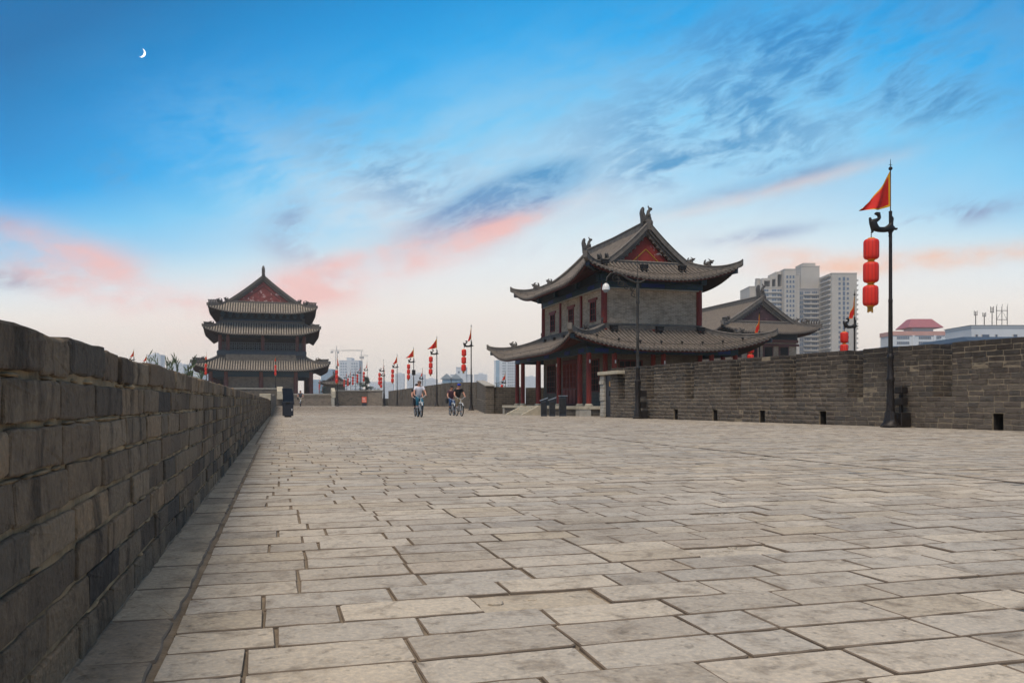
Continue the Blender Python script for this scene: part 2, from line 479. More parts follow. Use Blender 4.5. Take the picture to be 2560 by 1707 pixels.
def lantern_mat():
    m, nt, b = newmat('red_lantern_silk')
    p = nt.nodes.new('ShaderNodeTexCoord').outputs['Object']
    x, y, z = sep(nt, p)
    a = M(nt, 'ARCTAN2', y, x)
    seam = M(nt, 'POWER', M(nt, 'ABSOLUTE', M(nt, 'SINE', M(nt, 'MULTIPLY', a, 6.0))), 0.4)
    c = mix(nt, seam, lin('#b01a0c'), lin('#e02a14'))
    c = mix(nt, M(nt, 'MULTIPLY', sstep(nt, noise(nt, pos(nt), 5, 4, 0.6), 0.45, 0.7), 0.3), c, lin('#c9210f'))
    nt.links.new(c, b.inputs['Base Color'])
    b.inputs['Roughness'].default_value = 0.55
    b.inputs['Transmission Weight'].default_value = 0.0
    nt.links.new(bump(nt, seam, 0.35, 0.01), b.inputs['Normal'])
    return m


MAT['lantern'] = lantern_mat()
m, nt, b = newmat('moonlit_surface')
b.inputs['Base Color'].default_value = (0.9, 0.9, 0.85, 1)
b.inputs['Emission Color'].default_value = (1, 0.97, 0.9, 1)
b.inputs['Emission Strength'].default_value = 0.8
MAT['moon'] = m


# ================================================================== mesh helpers
class MB:
    """collects faces; build() links them as one mesh object"""

    def __init__(self):
        self.v, self.f, self.m = [], [], []

    def add(self, verts, faces, mi=0):
        n = len(self.v)
        self.v += [tuple(p) for p in verts]
        self.f += [tuple(i + n for i in q) for q in faces]
        self.m += [mi] * len(faces)
        return self

    def box(self, x0, y0, z0, x1, y1, z1, mi=0, bev=0.0):
        if bev <= 0:
            vs = [(x0, y0, z0), (x1, y0, z0), (x1, y1, z0), (x0, y1, z0), (x0, y0, z1), (x1, y0, z1), (x1, y1, z1), (x0, y1, z1)]
            return self.add(vs, [(0, 3, 2, 1), (4, 5, 6, 7), (0, 1, 5, 4), (1, 2, 6, 5), (2, 3, 7, 6), (3, 0, 4, 7)], mi)
        rings = []
        for z, i in ((z0, bev), (z0 + bev, 0), (z1 - bev, 0), (z1, bev)):
            c = bev
            a0, b0, a1, b1 = x0 + i, y0 + i, x1 - i, y1 - i
            rings.append([(a0 + c, b0, z), (a1 - c, b0, z), (a1, b0 + c, z), (a1, b1 - c, z), (a1 - c, b1, z), (a0 + c, b1, z), (a0, b1 - c, z), (a0, b0 + c, z)])
        return self.loft(rings, True, True, mi)

    def loft(self, rings, cap0=True, cap1=True, mi=0, closed=True):
        n = len(rings[0])
        vs = [p for r in rings for p in r]
        fs = []
        for k in range(len(rings) - 1):
            for i in range(n if closed else n - 1):
                j = (i + 1) % n
                fs.append((k * n + i, k * n + j, (k + 1) * n + j, (k + 1) * n + i))
        if cap0:
            fs.append(tuple(reversed(range(n))))
        if cap1:
            fs.append(tuple(range((len(rings) - 1) * n, len(rings) * n)))
        return self.add(vs, fs, mi)

    def tube(self, pts, rad, n=6, mi=0, cap=True):
        pts = [Vector(p) for p in pts]
        if not hasattr(rad, '__len__'):
            rad = [rad] * len(pts)
        rings, up = [], None
        for i, p in enumerate(pts):
            t = (pts[min(i + 1, len(pts) - 1)] - pts[max(i - 1, 0)])
            t = t.normalized() if t.length > 1e-9 else Vector((0, 0, 1))
            if up is None:
                up = Vector((0, 0, 1)) if abs(t.z) < 0.9 else Vector((1, 0, 0))
            a = t.cross(up)
            a = a.normalized() if a.length > 1e-6 else t.orthogonal().normalized()
            up = a.cross(t).normalized()
            rings.append([p + (a * math.cos(2 * math.pi * k / n) + up * math.sin(2 * math.pi * k / n)) * rad[i] for k in range(n)])
        return self.loft(rings, cap, cap, mi)

    def lathe(self, prof, n=12, o=(0, 0, 0), mi=0, cap=True, pleat=0.0):
        q = [1.0 if k % 3 else 1.0 - pleat for k in range(n)]
        rings = [[(o[0] + r * q[k] * math.cos(2 * math.pi * k / n), o[1] + r * q[k] * math.sin(2 * math.pi * k / n), o[2] + z) for k in range(n)] for r, z in prof]
        return self.loft(rings, cap, cap, mi)

    def ball(self, c, r, n=8, m=5, mi=0):
        rx, ry, rz = r if hasattr(r, '__len__') else (r, r, r)
        rings = []
        for j in range(m + 1):
            t = math.pi * (j + 0.15) / (m + 0.3)
            rings.append([(c[0] + rx * math.sin(t) * math.cos(2 * math.pi * k / n), c[1] + ry * math.sin(t) * math.sin(2 * math.pi * k / n), c[2] - rz * math.cos(t)) for k in range(n)])
        return self.loft(rings, True, True, mi)

    def prism(self, poly, axis, a, b, mi=0):
        """poly of 2-D points extruded along axis from a to b"""
        def P(q, t):
            return {'x': (t, q[0], q[1]), 'y': (q[0], t, q[1]), 'z': (q[0], q[1], t)}[axis]
        return self.loft([[P(q, a) for q in poly], [P(q, b) for q in poly]], True, True, mi)

    def sweep(self, pts, w, h, mi=0, sink=0.0):
        """upright rectangular section with a rounded top swept along pts"""
        pts = [Vector(p) for p in pts]
        rings = []
        for i, p in enumerate(pts):
            t = pts[min(i + 1, len(pts) - 1)] - pts[max(i - 1, 0)]
            t.z = 0
            t = t.normalized() if t.length > 1e-9 else Vector((1, 0, 0))
            s = Vector((t.y, -t.x, 0))
            prof = [(-w / 2, -sink), (-w / 2, h * 0.72), (-w * 0.62, h * 0.74), (-w * 0.62, h * 0.84), (-w * 0.3, h), (w * 0.3, h), (w * 0.62, h * 0.84), (w * 0.62, h * 0.74), (w / 2, h * 0.72), (w / 2, -sink)]
            rings.append([p + s * a + Vector((0, 0, c)) for a, c in prof])
        return self.loft(rings, True, True, mi)

    def mesh(self, name, mats, smooth=False):
        me = bpy.data.meshes.new(name)
        me.from_pydata(self.v, [], self.f)
        for k in (mats if isinstance(mats, (list, tuple)) else [mats]):
            me.materials.append(MAT[k] if isinstance(k, str) else k)
        me.polygons.foreach_set('material_index', self.m)
        me.validate()
        bm = bmesh.new()
        bm.from_mesh(me)
        bmesh.ops.recalc_face_normals(bm, faces=bm.faces)
        bm.to_mesh(me)
        bm.free()
        if smooth:
            me.polygons.foreach_set('use_smooth', [True] * len(me.polygons))
            try:
                me.set_sharp_from_angle(angle=R_(40))
            except Exception:
                pass
        return me

    def build(self, name, mats, parent=None, smooth=False, loc=None):
        return put(name, self.mesh(name, mats, smooth), parent, loc)


def put(name, me, parent=None, loc=None, rot=None, scale=None):
    o = bpy.data.objects.new(name, me)
    COL.objects.link(o)
    if parent is not None:
        o.parent = parent
    if loc is not None:
        o.location = loc
    if rot is not None:
        o.rotation_euler = rot
    if scale is not None:
        o.scale = scale
    return o


def tag(o, label=None, cat=None, group=None, kind=None):
    for k, v in (('label', label), ('category', cat), ('group', group), ('kind', kind)):
        if v:
            o[k] = v
    return o


def thing(name, label, cat, loc=(0, 0, 0), rz=0.0, group=None):
    o = bpy.data.objects.new(name, None)
    COL.objects.link(o)
    o.location = loc
    o.rotation_euler = (0, 0, rz)
    o.empty_display_size = 0.2
    return tag(o, label, cat, group)


KIDS = {}


def kids_of(o):
    return [c for c in bpy.data.objects if c.parent == o]


def copy_tree(o, parent=None, tree=None):
    """copy of a thing with its parts and their sub-parts, sharing mesh data; tree = cached children lists"""
    c = o.copy()
    COL.objects.link(c)
    c.parent = parent
    for ch in tree.get(o.name, ()):
        copy_tree(ch, c, tree)
    return c


def tree_of(o):
    t = {}

    def rec(p):
        t[p.name] = kids_of(p)
        for k in t[p.name]:
            rec(k)
    rec(o)
    return t


def join_np(name, items, mats, parent=None, kind='stuff', sides=False):
    """items: list of (verts (n,3), faces, 4x4 matrix, tint). One mesh with a per-piece tint."""
    V, F, S, T, MI = [], [], [], [], []
    off = 0
    for vs, fs, mt, tint, ns in items:
        w = vs @ mt[:3, :3].T + mt[:3, 3]
        V.append(w)
        for q in fs:
            F.extend(i + off for i in q)
            S.append(len(q))
        off += len(vs)
        MI.extend([1] * ns + [0] * (len(fs) - ns))
        T.append(np.full(len(vs), tint, dtype=np.float32))
    V = np.concatenate(V).astype(np.float32)
    S = np.array(S, dtype=np.int32)
    F = np.array(F, dtype=np.int32)
    me = bpy.data.meshes.new(name)
    me.vertices.add(len(V))
    me.vertices.foreach_set('co', V.ravel())
    me.loops.add(len(F))
    me.loops.foreach_set('vertex_index', F)
    me.polygons.add(len(S))
    st = np.concatenate(([0], np.cumsum(S)[:-1])).astype(np.int32)
    me.polygons.foreach_set('loop_start', st)
    me.polygons.foreach_set('loop_total', S)
    if sides:
        me.polygons.foreach_set('material_index', MI)
    me.update(calc_edges=True)
    a = me.attributes.new('tint', 'FLOAT', 'POINT')
    a.data.foreach_set('value', np.concatenate(T))
    for k in (mats if isinstance(mats, (list, tuple)) else [mats]):
        me.materials.append(MAT[k])
    o = put(name, me, parent)
    if kind:
        o['kind'] = kind
    return o


def brick_shape(L, H, D, rnd, n=10, cham=0.012, jit=0.006, rings=1, bulge=0.004):
    """a worn brick: x length, z height, outer face towards -y at y=0, body back to y=D"""
    pts = []
    c = cham * 1.1
    hx, hz = L / 2, H / 2
    corners = [(hx, -hz), (hx, hz), (-hx, hz), (-hx, -hz)]
    mids = max(0, (n - 8) // 2)
    for k in range(4):
        x, z = corners[k]
        sx, sz = (1 if x > 0 else -1), (1 if z > 0 else -1)
        e1, e2 = c * rnd.uniform(0.5, 1.8), c * rnd.uniform(0.5, 1.8)
        if rnd.random() < 0.07:
            e1, e2 = e1 * 3.2, e2 * 2.2
        a, b = (x - sx * e1, z), (x, z - sz * e2)
        pts += [b, a] if k in (1, 3) else [a, b]
        nx, nz = corners[(k + 1) % 4]
        if k in (1, 3):                     # along the long edges add mid points
            for i in range(mids):
                t = (i + 1) / (mids + 1)
                pts.append((x + (nx - x) * t, z + (nz - z) * t))
    P = np.array(pts)
    P += np.array([[rnd.uniform(-jit, jit), rnd.uniform(-jit, jit)] for _ in P])
    N = len(P)
    sc = lambda q: np.column_stack((np.sign(P[:, 0]) * np.maximum(np.abs(P[:, 0]) - q, 0.001), np.sign(P[:, 1]) * np.maximum(np.abs(P[:, 1]) - q, 0.001)))
    lv = [(P, D)]
    if rings == 1:
        lv += [(P, cham), (sc(cham), 0.0)]
    else:
        lv += [(P, cham * 1.3), (sc(cham * 0.35), cham * 0.45), (sc(cham * 1.25), 0.0)]
    vs = []
    for Q, y in lv:
        for q in Q:
            vs.append((q[0], y + (rnd.uniform(-bulge, bulge) * 0.6 if y != D else 0), q[1]))
    vs.append((rnd.uniform(-L, L) * 0.15, -bulge * rnd.uniform(-0.6, 1.4), rnd.uniform(-H, H) * 0.1))
    fs = []
    for k in range(len(lv) - 1):
        for i in range(N):
            j = (i + 1) % N
            fs.append((k * N + i, k * N + j, (k + 1) * N + j, (k + 1) * N + i))
    b = (len(lv) - 1) * N
    for i in range(N):
        fs.append((b + i, b + (i + 1) % N, len(vs) - 1))
    return np.array(vs), fs, (len(lv) - 1) * N


def shape_mesh(name, vs, fs, mat, tint, ns=0, side=None):
    me = bpy.data.meshes.new(name)
    me.from_pydata([tuple(v) for v in vs], [], fs)
    me.materials.append(MAT[mat])
    if side:
        me.materials.append(MAT[side])
        me.polygons.foreach_set('material_index', [1 if i < ns else 0 for i in range(len(fs))])
    a = me.attributes.new('tint', 'FLOAT', 'POINT')
    a.data.foreach_set('value', [tint] * len(vs))
    return me


def mtx(ex, ey, ez, p):
    m = np.eye(4)
    m[:3, 0], m[:3, 1], m[:3, 2], m[:3, 3] = ex, ey, ez, p
    return m


def lay_pieces(parent, name, stuff_name, mat, placements, hi, lo, n_own, side=None, kind='stuff'):
    """placements: (matrix with unit axes, sx, sz). The n_own largest in view become objects, the rest one stuff part."""
    def key(p):
        c = p[0][:3, 3]
        d = math.hypot(c[0], c[1])
        a = math.degrees(math.atan2(c[0], c[1])) - math.degrees(YAW)
        vis = abs(a) < 33 and d > 1.0
        return d if vis else d + 1000
    placements = sorted(placements, key=key)
    rnd = random.Random(len(placements))
    meshes = [shape_mesh(name, v, f, mat, rnd.random(), ns, side) for v, f, ns in hi]
    for mt, sx, sz in placements[:n_own]:
        o = bpy.data.objects.new(name, rnd.choice(meshes))
        COL.objects.link(o)
        o.parent = parent
        A = mt.copy()
        A[:3, 0] *= sx
        A[:3, 2] *= sz
        o.matrix_local = Matrix(A.tolist())
    items = []
    for mt, sx, sz in placements[n_own:]:
        A = mt.copy()
        A[:3, 0] *= sx
        A[:3, 2] *= sz
        v, f, ns = rnd.choice(lo)
        items.append((v, f, A, rnd.random(), ns))
    if items:
        join_np(stuff_name, items, [mat, side] if side else mat, parent, kind, bool(side))


def gz(y):
    """height of the wall walk: level, a slight dip, then a low crest before the gate tower"""
    return float(np.interp(y, [38, 54, 64, 71, 84, 104, 120, 150], [0, -0.10, -0.05, 0.03, 0.28, 0.20, 0.12, 0.03]))


def skin(name, pts, edges, rad, sub=1, mat='skin', root=0):
    """continuous body surface grown over a skeleton; returns baked mesh"""
    bm = bmesh.new()
    lay = bm.verts.layers.skin.verify()
    vs = [bm.verts.new(p) for p in pts]
    for i, v in enumerate(vs):
        r = rad[i]
        v[lay].radius = (r, r) if not hasattr(r, '__len__') else r
        v[lay].use_root = (i == root)
    for a, c in edges:
        bm.edges.new((vs[a], vs[c]))
    me = bpy.data.meshes.new(name)
    bm.to_mesh(me)
    bm.free()
    o = bpy.data.objects.new(name, me)
    COL.objects.link(o)
    o.modifiers.new('s', 'SKIN')
    sb = o.modifiers.new('d', 'SUBSURF')
    sb.levels = sub
    sb.render_levels = sub
    dg = bpy.context.evaluated_depsgraph_get()
    out = bpy.data.meshes.new_from_object(o.evaluated_get(dg))
    out.name = name
    bpy.data.objects.remove(o)
    bpy.data.meshes.remove(me)
    out.materials.clear()
    out.materials.append(MAT[mat])
    out.polygons.foreach_set('use_smooth', [True] * len(out.polygons))
    return out


# ================================================================== the setting
def flat_brick(name, c1, c2, mortar, bw, bh, stain):
    m, nt, b = newmat(name)
    p = pos(nt)
    br = nt.nodes.new('ShaderNodeTexBrick')
    nt.links.new(p, br.inputs['Vector'])
    for k, c in (('Color1', c1), ('Color2', c2), ('Mortar', mortar)):
        br.inputs[k].default_value = lin(c)
    br.inputs['Scale'].default_value = 1.0
    br.inputs['Brick Width'].default_value = bw
    br.inputs['Row Height'].default_value = bh
    br.inputs['Mortar Size'].default_value = 0.008
    n = noise(nt, vscale(nt, p, (0.5, 0.25, 1)), 1.0, 7, 0.65, 0.4)
    nt.links.new(mix(nt, M(nt, 'MULTIPLY', sstep(nt, n, 0.45, 0.7), 0.4), br.outputs['Color'], lin(stain)), b.inputs['Base Color'])
    b.inputs['Roughness'].default_value = 0.85
    return m


MAT['farpave'] = flat_brick('far_worn_paving', '#a69d92', '#9a938b', '#82786c', 0.45, 0.226, '#8e867c')

tag(MB().box(-2500, -2500, -12.6, 2500, 2500, -12.0).build('city_ground', 'city'), kind='structure')
ramp_mb = MB()
ramp_mb.box(-0.9, -6, -12, 19.6, 64, -0.6)
ramp_mb.box(-0.9, 64.01, -12, 19.6, 150, -0.6)
ramp_mb.box(-40, 150.01, -12, 10, 205, 1.9)
ramp_mb.box(10.01, 150.61, -12, 24, 262, 1.4)
ramp_mb.box(19.61, 28, -12, 78, 150, -0.95)
tag(ramp_mb.build('city_wall_rampart', 'rampart'), 'brick mass of the city wall under the walk', 'city wall', kind='structure')


def xl(y):          # inner face of the low parapet
    return -0.508 + 0.0055 * (y - 2)


def xe(y):          # edge of the paving
    return -0.30 + 0.0055 * (y - 2) - (0.07 if y > 14.4 else 0)


def xr(y):          # inner face of the tall parapet
    return 19.35 - 0.118 * y


# ---- wall walk: sand bed, far paving, laid bricks
bed = MB()
ys = [-5, 10, 25, 38, 46, 54, 60, 64, 68, 71, 76, 80, 84, 90, 93.5]
for a, c in zip(ys[:-1], ys[1:]):
    for x0, x1 in ((-0.85, 6), (6, 19.5)):
        bed.add([(x0, a, gz(a) - 0.0095), (x1, a, gz(a) - 0.0095), (x1, c, gz(c) - 0.0095), (x0, c, gz(c) - 0.0095)], [(0, 1, 2, 3)])
bed.box(-0.84, -4.9, -0.58, 19.4, 149.9, -0.2)
walk = tag(bed.build('wall_walk', 'sand'), kind='structure')
far = MB()
ys = [93.2] + list(range(96, 151, 4)) + [150.9]
for a, c in zip(ys[:-1], ys[1:]):
    far.add([(-0.85, a, gz(a) - 0.004), (19.5, a, gz(a) - 0.004), (19.5, c, gz(c) - 0.004), (-0.85, c, gz(c) - 0.004)], [(0, 1, 2, 3)])
far.build('far_paving', 'farpave', walk)

rnd = random.Random(11)
worn = [(0.95, 2.74, 0.22, 0.12), (2.6, 4.67, 0.24, 0.12), (2.06, 3.45, 0.20, 0.10), (1.63, 5.98, 0.22, 0.12), (5.85, 9.3, 0.22, 0.2)]
PB = 0.226
place = []
crumbled = []
y = 0.62
row = 0
while y < 93.0:
    pw = PB * rnd.uniform(0.95, 1.05)
    yc = y + pw / 2
    xmax = xr(yc) + 0.02 if yc < 37.2 else 15.6
    if yc > 54.5:
        xmax = 14.4 + max(0, min(1, (yc - 56.5) / 15)) * 2.9
    xmax = min(xmax, yc * 1.5 + 4)
    for x0, x1, dz0 in ((xe(yc), 6.17 + 0.05 * math.sin(yc * 1.3) + 0.02 * math.sin(yc * 5), 0.0), (6.225 + 0.05 * math.sin(yc * 1.3) + 0.035 * abs(math.sin(yc * 4.1)), xmax, -0.0015)):
        x = x0
        first = True
        while x < x1 - 0.05:
            L = rnd.choice((0.45, 0.45, 0.44, 0.46, 0.42, 0.47))
            if first:
                L = rnd.choice((0.22, 0.30, 0.38, 0.46, 0.26, 0.42))
                first = False
            if rnd.random() < 0.05:
                L *= 0.55
            L = min(L, x1 - x)
            if x1 - x - L < 0.12:
                L = x1 - x
            xc = x + L / 2
            skip = any(abs(xc - a) < w and abs(yc - b2) < h for a, b2, w, h in worn)
            if skip and L > 0.2:
                crumbled.append((xc, yc, L - 0.012, pw - 0.012))
            if not skip and L > 0.04:
                dz = dz0 + rnd.gauss(0, 0.0012) + gz(yc)
                if rnd.random() < 0.05:
                    dz -= rnd.uniform(0.002, 0.007)
                ty, tx, tw = rnd.gauss(0, 0.004), rnd.gauss(0, 0.003), rnd.gauss(0, 0.006)
                ex = np.array((1, tw, tx))
                ez = np.array((-tw, 1, ty))
                ey = -np.cross(ex, ez) * 1.0
                ey = np.cross(ez, ex)
                m4 = mtx(ex, ey, ez, (xc, yc, dz))
                place.append((m4, (L - 0.010) / 0.44, (pw - 0.011) / 0.2265))
            x += L
    y += pw
    row += 1
rb = random.Random(5)
hi = [brick_shape(0.44, 0.2265, 0.05, rb, 16, 0.0035, 0.0032, 1, 0.0016) for _ in range(26)]
lo = [brick_shape(0.44, 0.2265, 0.04, rb, 8, 0.004, 0.003, 1, 0.0015) for _ in range(20)]
lay_pieces(walk, 'paving_brick', 'paving_bricks', 'pave', place, hi, lo, 300, 'joint')

# crumbled bricks: worn low and rough, a little below their neighbours
rw = random.Random(31)
for xc, yc, L, pw in crumbled:
    g = MB()
    nx, ny = 14, 8
    ph = rw.uniform(0, 6)
    vs = []
    for j in range(ny + 1):
        for i in range(nx + 1):
            u, v = i / nx, j / ny
            rim = min(1, 5 * min(u, 1 - u)) * min(1, 5 * min(v, 1 - v))
            z = -0.0095 + 0.008 * rim * (0.5 + 0.5 * math.sin(7 * u + ph) * math.cos(5 * v + ph * 1.7)) + rw.uniform(0, 0.0025)
            vs.append((xc - L / 2 + L * u + rw.uniform(-.004, .004), yc - pw / 2 + pw * v + rw.uniform(-.004, .004), z))
    g.add(vs, [(j * (nx + 1) + i, j * (nx + 1) + i + 1, (j + 1) * (nx + 1) + i + 1, (j + 1) * (nx + 1) + i) for j in range(ny) for i in range(nx)])
    for _ in range(4):
        s = rw.uniform(0.008, 0.022)
        g.ball((xc + rw.uniform(-.4, .4) * L, yc + rw.uniform(-.35, .35) * pw, -0.004), (s * 1.5, s, 0.005), 6, 3)
    g.build('crumbled_brick', 'pave', walk)

ck = MB()
rc = random.Random(6)
rings = []
for yy in np.arange(3.0, 40, 0.12):
    xm = 6.20 + 0.05 * math.sin(yy * 1.3)
    rings.append([(xm - 0.09, yy, -0.0085 + rc.uniform(-.0006, .0006)), (xm + 0.09, yy, -0.0085 + rc.uniform(-.0006, .0006))])
ck.loft(rings, False, False, 0, closed=False)
ck.build('open_joint', 'crack', walk)

# edge course along the low parapet
edge = []
y = 0.3
while y < 45.5:
    L = rnd.choice((0.40, 0.44, 0.47, 0.36))
    yc = y + L / 2
    x0, x1 = xl(yc) - 0.01, xe(yc) - 0.018
    tz = rnd.gauss(0, 0.006)
    m4 = mtx(np.array((0, 1, rnd.gauss(0, .006))), np.array((0.0, 0, -1)), np.array((-1, 0, 0.008 + tz * .4)), ((x0 + x1) / 2, yc, 0.001 + rnd.gauss(0, 0.002) + gz(yc)))
    edge.append((m4, (L - 0.014) / 0.44, (x1 - x0) / 0.2265))
    y += L
hi2 = [brick_shape(0.44, 0.2265, 0.05, rb, 14, 0.006, 0.006, 1, 0.003) for _ in range(12)]
lay_pieces(walk, 'edge_brick', 'edge_bricks', 'pave_edge', edge, hi2, hi2, 110, 'joint')

# ---- low parapet on the left, eight courses of worn brick
NC, CH = 8, 0.1083
parl = MB()
ys = [-1.0 + 0.5 * k for k in range(0, 94)]
core_in = [(xl(v) - 0.020, v) for v in ys]
for a, c in zip(ys[:-1], ys[1:]):
    parl.add([(xl(a) - 0.012, a, -0.05), (xl(c) - 0.012, c, -0.05 + gz(c)), (xl(c) - 0.012, c, 0.83 + gz(c)), (xl(a) - 0.012, a, 0.83 + gz(a)),
              (xl(a) - 0.44, a, -0.05), (xl(c) - 0.44, c, -0.05), (xl(c) - 0.44, c, 0.83 + gz(c)), (xl(a) - 0.44, a, 0.83 + gz(a))],
             [(0, 1, 2, 3), (4, 7, 6, 5), (3, 2, 6, 7)])
low_wall = parl.build('low_parapet', 'mortar_l')
tag(low_wall, 'low parapet of worn dark grey bricks along the left edge of the walk', 'wall')
place, place_top = [], []
for k in range(NC):
    y = -0.6 + rnd.uniform(0, 0.4)
    while y < 45.2:
        L = rnd.choice((0.43, 0.44, 0.45, 0.42, 0.40)) if rnd.random() > 0.13 else rnd.choice((0.22, 0.3, 0.25))
        yc = y + L / 2
        if 0.2 < yc:
            out = rnd.gauss(0, 0.003)
            top = k == NC - 1
            zc = (k + 0.5) * CH + rnd.gauss(0, 0.0014) + gz(yc) + (rnd.uniform(-0.002, 0.005) if top else 0)
            tl, tt = rnd.gauss(0, 0.004), rnd.gauss(0, 0.006)
            ex = np.array((0.0055 + tt, 1, tl))
            ez = np.array((rnd.gauss(0, 0.015), -tl, 1))
            ey = np.cross(ez, ex)
            sz = (CH - rnd.choice((0.012, 0.015, 0.018, 0.013))) / 0.0945
            (place_top if top else place).append((mtx(ex, ey, ez, (xl(yc) + out, yc, zc)), (L - rnd.uniform(0.007, 0.016)) / 0.425, sz))
        y += L
rb = random.Random(8)
hi = [brick_shape(0.425, 0.0945, 0.09, rb, 18, 0.005, 0.0034, 2, 0.0028) for _ in range(26)]
lo = [brick_shape(0.425, 0.0945, 0.07, rb, 10, 0.005, 0.003, 1, 0.002) for _ in range(16)]
hit = [brick_shape(0.425, 0.0945, 0.40, rb, 18, 0.007, 0.004, 2, 0.004) for _ in range(14)]
lay_pieces(low_wall, 'brick', 'bricks', 'brick_l', place, hi, lo, 255)
lay_pieces(low_wall, 'brick', 'top_bricks', 'brick_l', place_top, hit, hit, 45)
# mortar fillet at the foot, and mortar squeezed out over the bed joints
fil = MB()
rf = random.Random(4)
y = 0.2
prev = None
rings = []
while y < 45:
    w, h = rf.uniform(0.004, 0.020), rf.uniform(0.003, 0.014)
    x = xl(y) - 0.015
    rings.append([(x, y, -0.02 + gz(y)), (x + w + 0.03, y, -0.012 + gz(y)), (x + w, y, 0.002 + gz(y)), (x + 0.018, y, h + gz(y)), (x, y, h + 0.01 + gz(y))])
    y += 0.09 if y < 12 else 0.4
fil.loft(rings)
fil.build('mortar_fillet', 'sand', low_wall, smooth=True)
lump = MB()
for k in range(1, NC):
    y = 0.3
    while y < 16:
        if rf.random() < (0.55 if k >= 6 else 0.22):
            s = rf.uniform(0.02, 0.10)
            lump.ball((xl(y) - 0.010, y, k * CH - 0.002), (rf.uniform(0.006, 0.013), s, rf.uniform(0.004, 0.009)), 7, 4)
        y += rf.uniform(0.05, 0.2)
tag(lump.build('mortar_crumbs', 'mortar_l', low_wall, smooth=True), kind='stuff')

# ---- taller parapet that carries on towards the gate tower
p2 = MB()
for a, c in ((46.0, 64), (64.01, 84), (84.01, 104), (104.01, 137)):
    xa, xc = -0.22 + 0.0045 * (a - 46), -0.22 + 0.0045 * (c - 46)
    za, zc = gz(a), gz(c)
    p2.add([(xa, a, za - .1), (xc, c, zc - .1), (xc, c, zc + 1.22), (xa, a, za + 1.22), (xa - .55, a, za - .1), (xc - .55, c, zc - .1), (xc - .55, c, zc + 1.22), (xa - .55, a, za + 1.22)],
           [(0, 1, 2, 3), (4, 7, 6, 5), (3, 2, 6, 7), (0, 3, 7, 4), (1, 5, 6, 2)])
w2 = tag(p2.build('far_parapet', 'wallb_dark'), 'brick parapet beyond the black bin, running on to the gate tower steps', 'wall')
MB().box(-0.80, 45.62, 0.80, -0.215, 45.99, 1.16, bev=0.02).build('end_stone', 'stone', w2)

# ---- tall parapet on the right: courses of brick, gaps between the merlons, drain holes at the foot
A = np.array((xr(9.0), 9.0))
Bp = np.array((xr(35.9), 35.9))
tl_ = Bp - A
LEN = float(np.hypot(*tl_))
tv = tl_ / LEN
nv = np.array((-tv[1], tv[0]))              # towards the walk
ky = tv[1]
s_of = lambda Y: (Y - 9.0) / ky
NCR, CHR = 16, 0.1435
SILL = 6
HTOP = NCR * CHR
gaps = [(s_of(g0), s_of(g0) + 0.60) for g0 in (11.95, 14.87, 17.79, 20.80, 23.62, 26.45, 29.30, 32.2, 34.6)]
holes = [(s_of(h0) - 0.15, s_of(h0) + 0.15) for h0 in (13.55, 16.49, 19.45, 22.43, 25.30, 27.96, 30.56, 33.4)]
HZ = 0.42


def W2(s, o, z):        # along, outward (towards the walk), up
    p = A + tv * s + nv * o
    return (p[0], p[1], z)


def wall_box(mb, s0, s1, o0, o1, z0, z1):
    vs = [W2(s0, o0, z0), W2(s1, o0, z0), W2(s1, o1, z0), W2(s0, o1, z0), W2(s0, o0, z1), W2(s1, o0, z1), W2(s1, o1, z1), W2(s0, o1, z1)]
    mb.add(vs, [(0, 3, 2, 1), (4, 5, 6, 7), (0, 1, 5, 4), (1, 2, 6, 5), (2, 3, 7, 6), (3, 0, 4, 7)])


core = MB()
e = 0.011
pr = 0.0
for h0, h1 in holes + [(LEN, LEN)]:
    wall_box(core, pr, h0, -0.95, -e, -0.1, HZ)
    pr = h1
wall_box(core, 0, LEN, -0.95, -e, HZ + 0.001, SILL * CHR - 0.01)
pr = 0.0
solid = []
for g0, g1 in gaps + [(LEN, LEN)]:
    wall_box(core, pr + 0.012, g0 - 0.012, -0.92, -e, SILL * CHR - 0.009, HTOP - 0.02)
    solid.append((pr, g0))
    pr = g1
tall_wall = core.build('tall_parapet', 'mortar_r')
tag(tall_wall, 'tall crenellated brick parapet along the right side with drain holes', 'wall')
dark = MB()
for h0, h1 in holes:
    wall_box(dark, h0 + .011, h1 - .011, -0.94, -0.90, 0, HZ)
    wall_box(dark, h0, h0 + .01, -0.94, -0.06, -.02, HZ)
    wall_box(dark, h1 - .01, h1, -0.94, -0.06, -.02, HZ)
dark.build('drain_linings', 'drain', tall_wall)['kind'] = 'stuff'
place, place_full = [], []


def wall_piece(s0, s1, z0, k, full=False):
    L = s1 - s0 - 0.011
    if L < 0.04:
        return
    sc, zc = (s0 + s1) / 2, (k + 0.5) * CHR + rnd.gauss(0, 0.003)
    p = W2(sc, rnd.gauss(0, 0.005), zc)
    tl = rnd.gauss(0, 0.008)
    ex = np.array((-tv[0], -tv[1], tl))
    ez = np.array((0.0, tl * tv[1], 1))
    ey = np.array((-nv[0], -nv[1], 0))
    place.append((mtx(ex, ey, ez, p), L / 0.44, (CHR - rnd.uniform(0.014, 0.022)) / 0.13))


